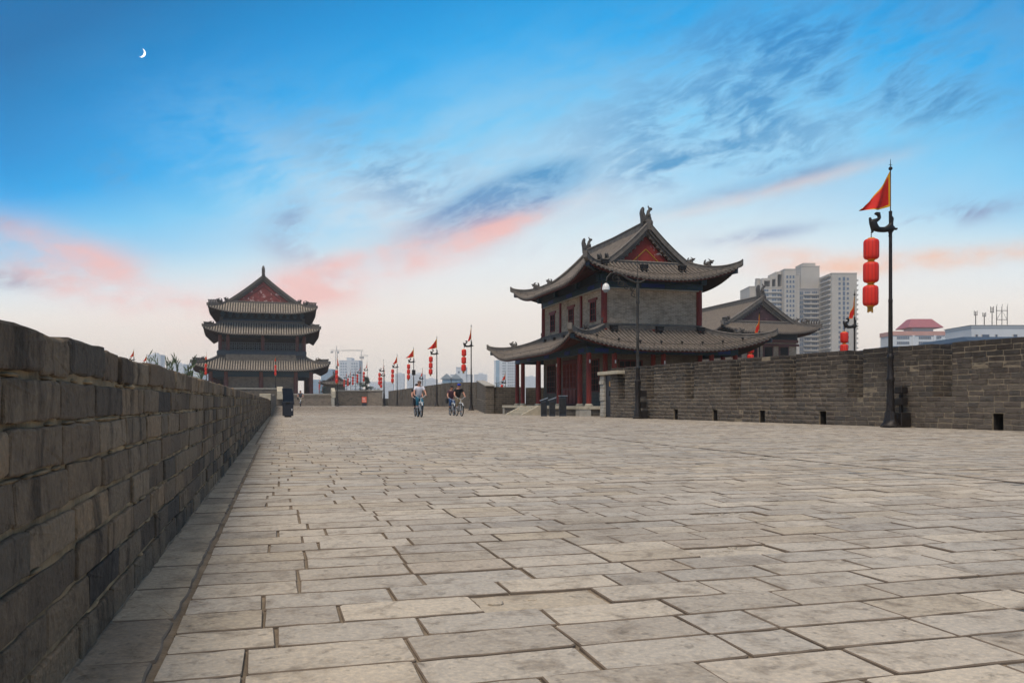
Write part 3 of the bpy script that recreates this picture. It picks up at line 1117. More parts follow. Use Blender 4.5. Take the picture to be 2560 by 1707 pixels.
for k in range(NCR):
    spans = [(0, LEN)] if k < SILL else solid
    if k * CHR < HZ - 0.02:
        cut, pr = [], 0.0
        for h0, h1 in holes:
            cut.append((pr, h0))
            pr = h1
        cut.append((pr, LEN))
        spans = cut
    for a0, a1 in spans:
        s = a0
        first = True
        while s < a1 - 0.02:
            L = rnd.choice((0.44, 0.46, 0.43, 0.45, 0.40)) if rnd.random() > 0.22 else rnd.choice((0.22, 0.24, 0.30))
            if first and k % 2:
                L *= 0.5
            first = False
            if a1 - s - L < 0.10:
                L = a1 - s
            wall_piece(s, s + L, 0, k)
            s += L
# bricks that face into the gaps, on the far side of each gap
for (a0, a1) in solid[1:]:
    for k in range(SILL, NCR):
        cuts = [0.0, 0.30, 0.74, 0.94] if k % 2 else [0.0, 0.44, 0.94]
        for c0, c1 in zip(cuts[:-1], cuts[1:]):
            p = W2(a0 + 0.006, -(c0 + c1) / 2, (k + 0.5) * CHR)
            ex = np.array((-nv[0], -nv[1], 0)) * 1.0
            ey = np.array((tv[0], tv[1], 0))
            ez = np.cross(ex, ey)
            if ez[2] < 0:
                ex = -ex
                ez = np.array((0, 0, 1.0))
            place.append((mtx(ex, ey, ez, p), (c1 - c0 - 0.012) / 0.44, (CHR - 0.013) / 0.13))
    # sill in the gap
rb = random.Random(21)
hi = [brick_shape(0.44, 0.13, 0.08, rb, 10, 0.010, 0.005, 1, 0.005) for _ in range(22)]
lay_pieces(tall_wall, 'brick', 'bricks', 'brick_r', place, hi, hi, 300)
capm = MB()
for a0, a1 in solid:
    wall_box(capm, a0 + 0.02, a1 - 0.02, -0.90, -0.03, HTOP - 0.022, HTOP - 0.006)
capm.build('wall_top', 'brick_r', tall_wall)

# guard door at the far end of the tall parapet, with a stone lintel
gd = thing('guard_doorway', 'narrow grey metal door under a pale stone lintel at the end of the parapet', 'doorway', (15.11, 35.9, 0))
pier = MB()
rp = random.Random(3)
z = 0.0
while z < 1.98:
    h = rp.uniform(0.16, 0.26)
    h = min(h, 2.0 - z)
    pier.box(-0.03 + rp.uniform(-.03, .03), 0.78, z + 0.006, 0.5, 1.24 + rp.uniform(-.03, .03), z + h, bev=0.02)
    z += h
pier.build('stone_pier', 'stone2', gd)
MB().box(0.10, 0.03, 0.0, 0.14, 0.77, 1.98).build('metal_door', 'steel', gd)
MB().box(0.096, 0.22, 1.45, 0.12, 0.36, 1.70).build('notice', 'gold', gd)
MB().box(0.094, 0.20, 1.0, 0.12, 0.38, 1.25).build('vent', 'void', gd)
MB().box(0.145, 0.02, 0.0, 0.6, 0.775, 1.99).build('back_wall', 'void', gd)
MB().box(-0.10, -1.0, 2.0, 0.62, 1.36, 2.16, bev=0.02).build('lintel', 'stone', gd)

# ---- bastion walls behind the near hall and the parapet running away to the gate
bw = thing('bastion_wall', 'dark brick wall with one narrow gap behind the hall with red columns', 'wall')
bm_ = MB()
zb = gz(56)
bm_.box(14.30, 56.5, zb - 0.3, 17.15, 57.1, 1.80)
bm_.box(17.16, 56.51, zb - 0.3, 17.43, 57.1, 0.55)
bm_.box(17.44, 56.5, zb - 0.3, 34, 57.1, 1.76)
bm_.build('wall_run', 'wallb_dark', bw)
def run_box(mb, p, q, th, z0p, z0q, z1p, z1q):
    """wall piece from p to q (plan points on the inner face), th thick away from the walk"""
    d = Vector((q[0] - p[0], q[1] - p[1], 0)).normalized()
    n = Vector((d.y, -d.x, 0)) * th
    vs = [Vector((p[0], p[1], z0p)), Vector((q[0], q[1], z0q)), Vector((q[0], q[1], z0q)) + n, Vector((p[0], p[1], z0p)) + n,
          Vector((p[0], p[1], z1p)), Vector((q[0], q[1], z1q)), Vector((q[0], q[1], z1q)) + n, Vector((p[0], p[1], z1p)) + n]
    mb.add(vs, [(0, 3, 2, 1), (4, 5, 6, 7), (0, 1, 5, 4), (1, 2, 6, 5), (2, 3, 7, 6), (3, 0, 4, 7)])


PQ = ((14.29, 56.48), (17.28, 71.55))
sl, cp, band = MB(), MB(), MB()
run_box(sl, *PQ, 0.6, -.4, -.3, 1.82, 2.58)
sl.build('sloping_run', 'wallb_dark', bw)
run_box(cp, (14.25, 56.4), (17.26, 71.55), 0.7, 1.83, 2.59, 1.90, 2.66)
cp.build('coping', 'stone2', bw)
run_box(band, (14.275, 56.45), (17.27, 71.55), 0.1, 0.72, 1.0, 0.80, 1.08)
band.build('string_course', 'wallb_tower', bw)

fp = thing('crenellated_parapet', 'long crenellated parapet receding behind the cyclists to the gate tower', 'wall')
y = 71.6
fx = lambda v: 17.3 + 0.005 * (v - 71.6)
lowm = MB()
while y < 134:
    y1 = min(y + 2.9, 134)
    za = gz((y + y1) / 2)
    hy = (y + y1) / 2
    for (a, c, z0, z1, o) in ((y, hy - .13, -0.3, 0.42, 0), (hy + .13, y1, -0.3, 0.42, 0), (y, y1, 0.421, 0.98, 0), (y, y1, -0.3, 0.42, 0.55)):
        run_box(lowm, (fx(a) + o, a), (fx(c) + o, c), 0.75 - o, za + z0, za + z0, za + z1, za + z1)
    mm = MB()
    run_box(mm, (fx(y + .3), y + .3), (fx(y1 - .3), y1 - .3), 0.62, za + .982, za + .982, za + 2.45, za + 2.45)
    mm.build('merlon', 'wallb_dark', fp)
    y = y1
lowm.build('wall_base', 'wallb_dark', fp)


# ================================================================== tiled roofs and halls
class Roof:
    """curved eaves over a rectangle; d = distance in from the eave, b = distance from the corner along the eave"""

    def __init__(self, cx, cy, hx, hy, zp, rise, Lc, Dc):
        self.cx, self.cy, self.hx, self.hy, self.zp, self.rise, self.Lc, self.Dc = cx, cy, hx, hy, zp, rise, Lc, Dc

    def half(self, s):
        return self.hx if s in 'SN' else self.hy

    def z(self, d, b):
        k = max(0.0, 1 - max(b, 0) / self.Lc)
        return self.zp(max(d, 0)) + self.rise * k ** 2.2 * max(0.0, 1 - max(d, 0) / self.Dc)

    def pt(self, s, a, d, dz=0.0):
        x, y = {'S': (self.cx + a, self.cy - self.hy + d), 'N': (self.cx - a, self.cy + self.hy - d),
                'W': (self.cx - self.hx + d, self.cy - a), 'E': (self.cx + self.hx - d, self.cy + a)}[s]
        # the eave line swings out a little at the corners
        b = self.half(s) - abs(a)
        return Vector((x, y, self.z(d, b) + dz))

    def side(self, s):
        return {'S': Vector((1, 0, 0)), 'N': Vector((-1, 0, 0)), 'W': Vector((0, -1, 0)), 'E': Vector((0, 1, 0))}[s]

    def spans(self, s, top, gable=None):
        """[(a list, dmax function)]"""
        L = self.half(s)
        if gable is None or s in 'SN':
            t = top if s in 'WE' or gable is None else gable + 0.45
            k = L - t
            return [(np.linspace(-L, -k, 12), lambda a: L - abs(a)), (np.linspace(-k, k, 14), lambda a: t), (np.linspace(k, L, 12), lambda a: L - abs(a))]
        k = L - gable
        return [(np.linspace(-L, -k, 12), lambda a: L - abs(a)), (np.linspace(-k, k, 14), lambda a: self.hx), (np.linspace(k, L, 12), lambda a: L - abs(a))]

    def surface(self, name, parent, top, gable=None, thick=0.11, mat=('tile_bed', 'soffit')):
        mb = MB()
        nd = 7
        for s in 'SNWE':
            for al, dm in self.spans(s, top, gable):
                up, dn = [], []
                for a in al:
                    D = max(dm(a), 0.0)
                    up.append([self.pt(s, a, D * j / nd) for j in range(nd + 1)])
                    dn.append([self.pt(s, a, D * j / nd, -thick) for j in range(nd + 1)])
                vs = [p for c in up for p in c]
                n = nd + 1
                fs = [(i * n + j, (i + 1) * n + j, (i + 1) * n + j + 1, i * n + j + 1) for i in range(len(al) - 1) for j in range(nd)]
                mb.add(vs, fs, 0)
                mb.add([p for c in dn for p in c], [tuple(reversed(q)) for q in fs], 1)
                ed = [c[0] for c in up] + [c[0] for c in dn]
                m = len(al)
                mb.add(ed, [(i, i + m, i + 1 + m, i + 1) for i in range(m - 1)], 1)
        return mb.build(name, mat, parent)

    def tiles(self, roof, top, gable, sp, r, own='SW', stuff='NE', seg=6, mat='tile'):
        rest = MB()
        shared = {}
        for s in own + stuff:
            L = self.half(s)
            n = int((2 * L - 0.1) / sp)
            for i in range(n):
                a = -L + (2 * L - (n - 1) * sp) / 2 + i * sp
                if gable is not None and s in 'WE':
                    D = self.hx - 0.08 if abs(a) < L - gable else L - abs(a)
                else:
                    D = min(top if gable is None else gable + 0.30, L - abs(a))
                if D < 0.15:
                    continue
                b = L - abs(a)
                ds = [-0.07] + [D * (j / seg) for j in range(1, seg + 1)]
                mid = b > self.Lc
                key = (s, round(D, 2)) if mid else None
                base = self.pt(s, a, 0)
                if mid and s in own and key in shared:
                    put('tile_row', shared[key], roof, loc=base)
                    continue
                mb = MB()
                pts = [self.pt(s, a, d) for d in ds]
                pts[0].z = self.z(0, b) - 0.02
                off = base if s in own else Vector((0, 0, 0))
                half_tube(mb, [p - off for p in pts], self.side(s), r)
                if s in own:
                    me = mb.mesh('tile_row', mat, True)
                    if mid:
                        shared[key] = me
                    put('tile_row', me, roof, loc=base)
                else:
                    rest.v, rest.f, rest.m = merge(rest, mb)
        if rest.v:
            tag(rest.build('tile_rows', mat, roof, True), kind='stuff')

    def drips(self, roof, sp, r, sides='SW', rafter_len=1.5, rsp=None):
        """drip tiles between the rows, the red eave board, and rafter ends below"""
        dm, rm, bm2 = MB(), MB(), MB()
        for s in sides:
            L = self.half(s)
            sv = self.side(s)
            n = int((2 * L - 0.1) / sp)
            for i in range(n - 1):
                a = -L + (2 * L - (n - 1) * sp) / 2 + (i + 0.5) * sp
                p = self.pt(s, a, -0.05)
                p.z = self.z(0, L - abs(a)) - 0.01
                w = sp * 0.36
                dm.add([p - sv * w, p + sv * w, p + sv * w * 0.7 + Vector((0, 0, -r * 1.2)), p + Vector((0, 0, -r * 2.0)), p - sv * w * 0.7 + Vector((0, 0, -r * 1.2))], [(0, 1, 2, 3, 4)])
            al = np.linspace(-L + 0.05, L - 0.05, 40)
            inward = (self.pt(s, 0, 1) - self.pt(s, 0, 0))
            inward.z = 0
            rings = []
            for a in al:
                p = self.pt(s, a, 0.03, -0.115)
                rings.append([p, p + inward * 0.05, p + inward * 0.05 + Vector((0, 0, -0.06)), p + Vector((0, 0, -0.06))])
            bm2.loft(rings)
            rs = rsp or sp
            n = int((2 * L - 0.3) / rs)
            for i in range(n):
                a = -L + (2 * L - (n - 1) * rs) / 2 + i * rs
                D = min(rafter_len, L - abs(a))
                if D < 0.2:
                    continue
                q = [self.pt(s, a, d, -0.16 - 0.02) for d in (0.10, 0.10 + (D - 0.1) * 0.5, D)]
                rm.tube(q, rs * 0.2, 5)
        tag(dm.build('drip_tiles', 'tile', roof), kind='stuff')
        bm2.build('eave_board', 'eave_red', roof)
        tag(rm.build('rafter_ends', 'rafter', roof), kind='stuff')

    def hip(self, roof, sx, sy, d_top, w, h, name='hip_ridge', tipx=0.18):
        pts = []
        for j in range(15):
            d = d_top * (1 - j / 14)
            p = Vector((self.cx + sx * (self.hx - d), self.cy + sy * (self.hy - d), self.z(d, d) + 0.02))
            pts.append(p)
        e = pts[-1]
        pts.append(e + Vector((sx * tipx * 0.6, sy * tipx * 0.6, 0.05)))
        pts.append(e + Vector((sx * tipx, sy * tipx, 0.13)))
        MB().sweep(pts, w, h, sink=0.08).build(name, 'ridge', roof, True)
        # the timber corner beam under the tip
        q = [Vector((self.cx + sx * (self.hx - d), self.cy + sy * (self.hy - d), self.z(d, d) - 0.34)) for d in (0.02, d_top * 0.35, d_top * 0.8)]
        MB().sweep(q, w * 0.9, 0.22).build('corner_beam', 'paint_dark', roof)
        return pts


def merge(a, c):
    n = len(a.v)
    return a.v + c.v, a.f + [tuple(i + n for i in q) for q in c.f], a.m + c.m


def half_tube(mb, pts, sv, r, n=4):
    rings = []
    for p in pts:
        rings.append([p + sv * (r * math.cos(math.pi * k / n)) + Vector((0, 0, 1)) * (r * 1.15 * math.sin(math.pi * k / n)) for k in range(n + 1)])
    mb.loft(rings, False, False, 0, closed=False)
    p = pts[0]
    t = (pts[0] - pts[1])
    t.z = 0
    t = t.normalized()
    q = p + t * 0.004 + Vector((0, 0, r * 0.25))
    mb.add([q + sv * (r * 1.1 * math.cos(2 * math.pi * k / 8)) + Vector((0, 0, r * 1.1 * math.sin(2 * math.pi * k / 8))) for k in range(8)], [tuple(range(8))], 0)


def beast_mesh(s, name='roof_beast'):
    """squat dragon head with back-swept horns and a curled tail fin, facing +x"""
    mb = MB()
    k = s
    mb.tube([(-.42 * k, 0, -.05 * k), (-.30 * k, 0, .20 * k), (-.05 * k, 0, .30 * k), (.16 * k, 0, .42 * k)], [.16 * k, .24 * k, .26 * k, .20 * k], 8)
    mb.ball((.22 * k, 0, .50 * k), (.22 * k, .17 * k, .19 * k), 8, 5)
    mb.tube([(.32 * k, 0, .54 * k), (.50 * k, 0, .56 * k), (.55 * k, 0, .66 * k)], [.13 * k, .09 * k, .03 * k], 6)
    mb.tube([(.26 * k, 0, .38 * k), (.46 * k, 0, .34 * k)], [.11 * k, .05 * k], 6)
    for y in (-1, 1):
        mb.tube([(.16 * k, y * .10 * k, .62 * k), (.02 * k, y * .15 * k, .78 * k), (-.10 * k, y * .15 * k, .80 * k)], [.06 * k, .045 * k, .015 * k], 5)
        mb.ball((.05 * k, y * .20 * k, .10 * k), (.20 * k, .08 * k, .16 * k), 6, 4)
    mb.tube([(-.34 * k, 0, .10 * k), (-.52 * k, 0, .36 * k), (-.46 * k, 0, .66 * k), (-.34 * k, 0, .80 * k)], [.16 * k, .14 * k, .10 * k, .02 * k], 6)
    for j in range(3):
        x = -.20 * k + j * .16 * k
        mb.tube([(x, 0, .42 * k), (x - .06 * k, 0, .62 * k)], [.08 * k, .015 * k], 4)
    return mb.mesh(name, 'ornament', True)


def chiwen_mesh(s, name='ridge_end_dragon'):
    """ridge-end finial: an upswept tail fin behind, and a dragon rearing up at the ridge side (+x), a deep notch between"""
    mb = MB()
    mb.prism([(x * s, z * s) for x, z in [(-.42, -.2), (-.46, .35), (-.52, .70), (-.46, .95), (-.34, 1.14), (-.22, 1.02), (-.24, .78), (-.14, .55), (.05, .36), (.30, .30), (.46, .10), (.46, -.2)]], 'y', -.13 * s, .13 * s)
    mb.tube([(.26 * s, 0, -.05 * s), (.20 * s, 0, .35 * s), (.10 * s, 0, .62 * s), (.16 * s, 0, .86 * s), (.28 * s, 0, 1.0 * s)], [.20 * s, .19 * s, .15 * s, .13 * s, .10 * s], 8)
    mb.ball((.30 * s, 0, 1.04 * s), (.17 * s, .13 * s, .12 * s), 8, 5)
    mb.tube([(.22 * s, 0, 1.10 * s), (.12 * s, 0, 1.22 * s), (.16 * s, 0, 1.30 * s)], [.06 * s, .045 * s, .015 * s], 5)
    for y in (-1, 1):
        mb.ball((-.26 * s, y * .10 * s, .30 * s), (.20 * s, .11 * s, .30 * s), 7, 5)
        mb.tube([(-.38 * s, y * .12 * s, .45 * s), (-.42 * s, y * .13 * s, .78 * s), (-.33 * s, y * .10 * s, 1.05 * s)], [.08 * s, .07 * s, .03 * s], 6)
        mb.ball((.16 * s, y * .14 * s, .55 * s), (.13 * s, .08 * s, .15 * s), 6, 4)
        for j in range(4):
            mb.ball((-.30 * s + j * .19 * s, y * .14 * s, .08 * s), (.09 * s, .06 * s, .10 * s), 6, 3)
    return mb.mesh(name, 'ornament', True)


def scroll_mesh(s, name='corner_scroll'):
    mb = MB()
    pts = [(s * (0.05 + 0.3 * t) * math.cos(t * 7), 0, s * (0.45 + (0.05 + 0.3 * t) * math.sin(t * 7))) for t in np.linspace(0, 1, 14)]
    mb.tube(pts, [s * 0.05 + s * .05 * t for t in np.linspace(0, 1, 14)], 6)
    mb.ball((0, 0, .35 * s), (.28 * s, .1 * s, .33 * s), 8, 5)
    mb.ball((.25 * s, 0, .15 * s), (.2 * s, .12 * s, .16 * s), 7, 4)
    return mb.mesh(name, 'ornament', True)


def gable_top(R, roof, Dg, ridge_h, ridge_w, wall_mat, chi, beast, verge=0.4, gold=False, figures=0, ends=(-1, 1), across=False):
    """ridge, gable walls, verge ridges, hips and beasts of a hip-and-gable roof whose ridge runs along Y"""
    zr = R.zp(R.hx)
    yg = R.hy - Dg
    MB().sweep([(R.cx, R.cy - yg - 0.05, zr - 0.05), (R.cx, R.cy, zr - 0.12), (R.cx, R.cy + yg + 0.05, zr - 0.05)], ridge_w, ridge_h, sink=0.15).build('main_ridge', 'ridge', roof, True)
    cm = chiwen_mesh(chi)
    bmsh = beast_mesh(beast)
    for e in ends:
        ye = R.cy + e * yg
        put('ridge_end_dragon', cm, roof, (R.cx, ye - e * 0.25, zr + ridge_h * 0.55), (0, 0, 0 if across else -e * math.pi / 2))
        # gable wall
        k = R.hx - Dg - verge * 0.2
        zb = R.zp(Dg) + 0.05
        prof = [(R.cx + a, R.zp(R.hx - abs(a)) - verge * 0.9) for a in np.linspace(-k, k, 21)]
        prof = [(x, max(z, zb)) for x, z in prof]
        mb = MB()
        yy = ye - e * 0.36
        mb.prism([(R.cx - k, zb - 0.2)] + prof + [(R.cx + k, zb - 0.2)], 'y', yy, yy - e * 0.12)
        gw = mb.build('gable_wall', wall_mat, roof)
        if gold:
            g = MB()
            h = (zr - zb) * 0.36
            for sx in (-1, 1):
                g.tube([(R.cx, yy + e * 0.01, zb + h + 0.12), (R.cx + sx * h * 1.15, yy + e * 0.01, zb + 0.1)], 0.035, 5)
            g.build('gold_chevron', 'gold', gw)
        # layered bargeboard and hanging tile ends
        for (dz0, dz1, out, mt, nm) in ((0.02, 0.45, 0.02, 'ridge', 'bargeboard'), (0.45, 0.75, 0.16, 'tile', 'verge_course')):
            m2 = MB()
            al = np.linspace(-(R.hx - Dg), R.hx - Dg, 25)
            rings = []
            for a in al:
                z = R.zp(R.hx - abs(a))
                y0, y1 = ye - e * out, ye - e * 0.42
                rings.append([(R.cx + a, y0, z - dz0 * verge), (R.cx + a, y1, z - dz0 * verge), (R.cx + a, y1, z - dz1 * verge), (R.cx + a, y0, z - dz1 * verge)])
            m2.loft(rings)
            m2.build(nm, mt, roof)
        m3 = MB()
        a = -(R.hx - Dg) + 0.3
        stp = verge * 0.42
        while a < R.hx - Dg - 0.3:
            z = R.zp(R.hx - abs(a)) - verge * 0.82
            m3.ball((R.cx + a, ye - e * 0.20, z), (stp * 0.36, 0.10, stp * 0.34), 6, 3)
            a += stp
        tag(m3.build('verge_tile_ends', 'tile', roof), kind='stuff')
        # base ridge across the gable foot
        MB().sweep([(R.cx - R.hx + Dg + 0.1, ye - e * 0.12, zb - 0.15), (R.cx + R.hx - Dg - 0.1, ye - e * 0.12, zb - 0.15)], ridge_w * 0.8, ridge_h * 0.75, sink=0.2).build('gable_foot_ridge', 'ridge', roof, True)
        for sx in (-1, 1):
            pts = [(R.cx + sx * a, ye - e * 0.02, R.zp(R.hx - a) + 0.02) for a in np.linspace(0.12, R.hx - Dg, 16)]
            MB().sweep(pts, ridge_w * 0.8, ridge_h * 0.7, sink=0.1).build('verge_ridge', 'ridge', roof, True)
            hp = R.hip(roof, sx, e, Dg, ridge_w * 0.75, ridge_h * 0.6)
            ang = math.atan2(e, sx)
            j = 6
            put('roof_beast', bmsh, roof, hp[j] + Vector((0, 0, ridge_h * 0.5)), (0, 0, ang))
            put('roof_beast', bmsh, roof, hp[1] + Vector((0, 0, ridge_h * 0.5)), (0, 0, ang), (0.8,) * 3)
            if figures:
                f = MB()
                for i in range(figures):
                    q = hp[7] + (hp[14] - hp[7]) * ((i + 0.6) / figures)
                    f.tube([q + Vector((0, 0, ridge_h * .5)), q + Vector((0, 0, ridge_h * .5 + beast * .45)), q + Vector((sx * beast * .12, e * beast * .12, ridge_h * .5 + beast * .62))],
                           [beast * .13, beast * .11, beast * .09], 5)
                tag(f.build('ridge_figures', 'ornament', roof), kind='stuff')
    return zr


def skirt_trim(R, roof, top, ridge_w, ridge_h, beast, figures=0):
    bmsh = beast_mesh(beast)
    scm = scroll_mesh(beast * 1.15)
    ix, iy = R.hx - top, R.hy - top
    z = R.zp(top) - 0.03
    for a, c in (((-1, -1), (1, -1)), ((-1, -1), (-1, 1)), ((1, -1), (1, 1)), ((-1, 1), (1, 1))):
        MB().sweep([(R.cx + a[0] * ix, R.cy + a[1] * iy, z), (R.cx + c[0] * ix, R.cy + c[1] * iy, z)], ridge_w, ridge_h, sink=0.1).build('wall_foot_ridge', 'ridge', roof, True)
    for sx in (-1, 1):
        for sy in (-1, 1):
            hp = R.hip(roof, sx, sy, top, ridge_w * 0.95, ridge_h * 0.85)
            put('roof_beast', bmsh, roof, hp[8] + Vector((0, 0, ridge_h * .6)), (0, 0, math.atan2(sy, sx)))
            put('corner_scroll', scm, roof, (R.cx + sx * ix, R.cy + sy * iy, z + ridge_h * 0.6), (0, 0, math.atan2(sy, sx)))
            if figures:
                f = MB()
                for i in range(figures):
                    q = hp[9] + (hp[14] - hp[9]) * ((i + 0.3) / figures)
                    f.tube([q + Vector((0, 0, ridge_h * .6)), q + Vector((0, 0, ridge_h * .6 + beast * .45)), q + Vector((sx * beast * .12, sy * beast * .12, ridge_h * .6 + beast * .6))],
                           [beast * .13, beast * .11, beast * .08], 5)
                tag(f.build('ridge_figures', 'ornament', roof), kind='stuff')


def column_mesh(r, h, mat='red', base=True, n=14):
    mb = MB()
    mb.lathe([(r, 0.10 if base else 0), (r, h * 0.6), (r * 0.94, h)], n)
    if base:
        mb.lathe([(r * 1.55, 0), (r * 1.6, 0.05), (r * 1.25, 0.12), (r * 1.0, 0.13)], n, mi=1)
    return mb.mesh('column', [mat, 'stone'], True)


def lattice_window(parent, plane, u0, u1, z0, z1, at, out, mat='door_red', lintel=True, bars=(4, 5)):
    """recessed red lattice window; plane 'x' = wall at x=at facing out*x"""
    def B(mb, a0, a1, c0, c1, o0, o1):
        lo, hi = sorted((at + out * o0, at + out * o1))
        if plane == 'x':
            mb.box(lo, a0, c0, hi, a1, c1)
        else:
            mb.box(a0, lo, c0, a1, hi, c1)
    m = MB()
    t = 0.07
    B(m, u0 - t, u0, z0 - t, z1 + t, -0.05, 0.05)
    B(m, u1, u1 + t, z0 - t, z1 + t, -0.05, 0.05)
    B(m, u0 - t, u1 + t, z0 - t, z0, -0.05, 0.052)
    B(m, u0 - t, u1 + t, z1, z1 + t, -0.05, 0.052)
    w = m.build('window', mat, parent)
    m = MB()
    B(m, u0, u1, z0, z1, -0.05, 0.006)
    m.build('pane', 'void', w)
    m = MB()
    for i in range(1, bars[0]):
        a = u0 + (u1 - u0) * i / bars[0]
        B(m, a - 0.018, a + 0.018, z0, z1, 0.0, 0.03)
    for i in range(1, bars[1]):
        z = z0 + (z1 - z0) * i / bars[1]
        B(m, u0, u1, z - 0.016, z + 0.016, 0.0, 0.026)
    m.build('lattice', mat, w)
    if lintel:
        m = MB()
        B(m, u0 - 0.28, u1 + 0.28, z1 + 0.075, z1 + 0.22, -0.05, 0.06)
        m.build('lintel', 'red', w)
    return w


# ------------------------------------------------------------------ hall with red columns (near)
hall = thing('two_storey_hall', 'two-storey hall with red columns, grey brick walls and curved grey tile roofs', 'hall', (0, 0, 0))
CX, CY = 20.03, 46.8
colX = [15.72, 17.16, 20.0, 22.88, 24.34]
colY = [40.2, 41.5, 44.9, 48.7, 52.1, 53.4]
PT = 0.50
# plinth: brick face, stone posts, coping stones
pl = MB()
pl.box(14.98, 39.50, -0.3, 25.1, 54.2, PT - 0.16)
plinth = pl.build('plinth', 'wallb_dark', hall)
rp = random.Random(9)
for (x0, y0, x1, y1, n, ax) in ((14.90, 39.40, 15.40, 54.3, 14, 'y'), (15.41, 39.40, 25.2, 39.95, 9, 'x')):
    for i in range(n):
        t0, t1 = i / n, (i + 1) / n
        m = MB()
        if ax == 'y':
            m.box(x0, y0 + (y1 - y0) * t0 + .004, PT - 0.158, x1, y0 + (y1 - y0) * t1 - .004, PT + rp.uniform(-.003, .003), bev=0.012)
        else:
            m.box(x0 + (x1 - x0) * t0 + .004, y0, PT - 0.158, x0 + (x1 - x0) * t1 - .004, y1, PT + rp.uniform(-.003, .003), bev=0.012)
        m.build('coping_stone', 'stone', plinth)
MB().box(15.41, 39.96, PT - 0.158, 25.2, 54.3, PT - 0.004).build('floor_slab', 'stone2', plinth)
for (x0, y0, x1, y1) in ((14.93, 39.43, 15.55, 40.05), (14.93, 53.9, 15.2, 54.26), (14.93, 48.9, 15.2, 49.2), (14.93, 45.1, 15.2, 45.4)):
    MB().box(x0, y0, -0.25, x1, y1, PT - 0.16, bev=0.01).build('corner_post', 'stone2', plinth)
# steps with sloping cheek stones
st = thing('stone_steps', 'short flight of pale stone steps with sloping cheek slabs up to the red columns', 'steps', (13.7, 47.15, gz(47)))
for i in range(3):
    MB().box(0.3 * i + 0.1, -1.45, -0.06, 1.19, 1.45, 0.165 * (i + 1), bev=0.012).build('step', 'stone', st)
for sy in (-1, 1):
    m = MB()
    ya, yb = sorted((sy * 1.46, sy * 1.78))
    m.prism([(-0.08, -0.05), (1.19, -0.05), (1.19, 0.57), (1.0, 0.57), (-0.08, 0.03)], 'y', ya, yb)
    m.build('cheek_slab', 'stone', st)
# gallery columns
cm = column_mesh(0.14, 2.80)
for x in colX:
    for y in (40.2, 53.4):
        put('column', cm, hall, (x, y, PT))
for y in colY[1:-1]:
    put('column', cm, hall, (15.72, y, PT))
    put('column', cm, hall, (24.34, y, PT))
for (x, y) in ((15.58, 44.9), (15.72, 40.06), (17.16, 40.06), (20.0, 40.06), (22.88, 40.06)):
    MB().box(x - .03, y - .03, 2.75, x + .03, y + .03, 2.92).build('number_plate', 'white', hall)
# ground floor walls
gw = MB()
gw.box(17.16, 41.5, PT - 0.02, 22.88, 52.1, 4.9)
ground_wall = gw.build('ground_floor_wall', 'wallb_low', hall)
for (a, c) in ((42.35, 43.95), (49.7, 51.2)):
    lattice_window(hall, 'x', a, c, 1.35, 3.05, 17.16, -1, lintel=False)
# double door in the middle bay
dm = MB()
dm.box(17.05, 45.55, PT, 17.20, 48.05, 3.25)
door = dm.build('door', 'door_red', hall)
m = MB()
for k in range(4):
    y0 = 45.65 + k * 0.6
    m.box(17.02, y0 + .05, 0.62, 17.055, y0 + .53, 1.45)
    for j in range(3):
        m.box(17.02, y0 + .05 + j * .16, 1.55, 17.055, y0 + .08 + j * .16, 3.0)
    for j in range(5):
        m.box(17.025, y0 + .04, 1.55 + j * .35, 17.05, y0 + .54, 1.585 + j * .35)
m.build('door_leaf', 'red', door)
lattice_window(hall, 'y', 18.0, 19.3, 1.4, 2.95, 41.5, -1, lintel=False)
for x in (17.16, 20.0, 22.88):
    put('column', column_mesh(0.13, 4.2, 'red', False), hall, (x, 41.46, PT))
# painted beams round the gallery
bmm, bk = MB(), MB()
for (x0, y0, x1, y1) in ((15.60, 40.09, 24.46, 40.31), (15.60, 53.29, 24.46, 53.51), (15.61, 40.32, 15.83, 53.28), (24.23, 40.32, 24.45, 53.28)):
    bmm.box(x0, y0, 3.26, x1, y1, 3.60)
    bk.box(x0 - .02, y0 - .02, 3.61, x1 + .02, y1 + .02, 4.02)
bmm.build('painted_beam', 'paint', hall)
bk.build('bracket_band', 'paint_dark', hall)
for y in (41.0, 43.2, 46.8, 50.4, 52.8):
    MB().box(15.59, y - .42, 3.33, 15.605, y + .42, 3.53).build('blue_panel', 'blue', hall)
for x in (16.4, 18.6, 21.4, 23.6):
    MB().box(x - .38, 40.075, 3.33, x + .38, 40.085, 3.53).build('blue_panel', 'blue', hall)
MB().box(15.85, 40.33, 3.62, 24.2, 53.27, 3.70).build('gallery_ceiling', 'soffit', hall)

zl = lambda d: 3.47 + 0.36 * d + 0.028 * d * d
RL = Roof(19.98, 46.8, 5.74, 8.06, zl, 0.80, 4.6, 3.05)
rl = RL.surface('lower_roof', hall, 2.90)
RL.tiles(rl, 2.90, None, 0.236, 0.066)
RL.drips(rl, 0.236, 0.066)
skirt_trim(RL, rl, 2.90, 0.26, 0.30, 0.50)

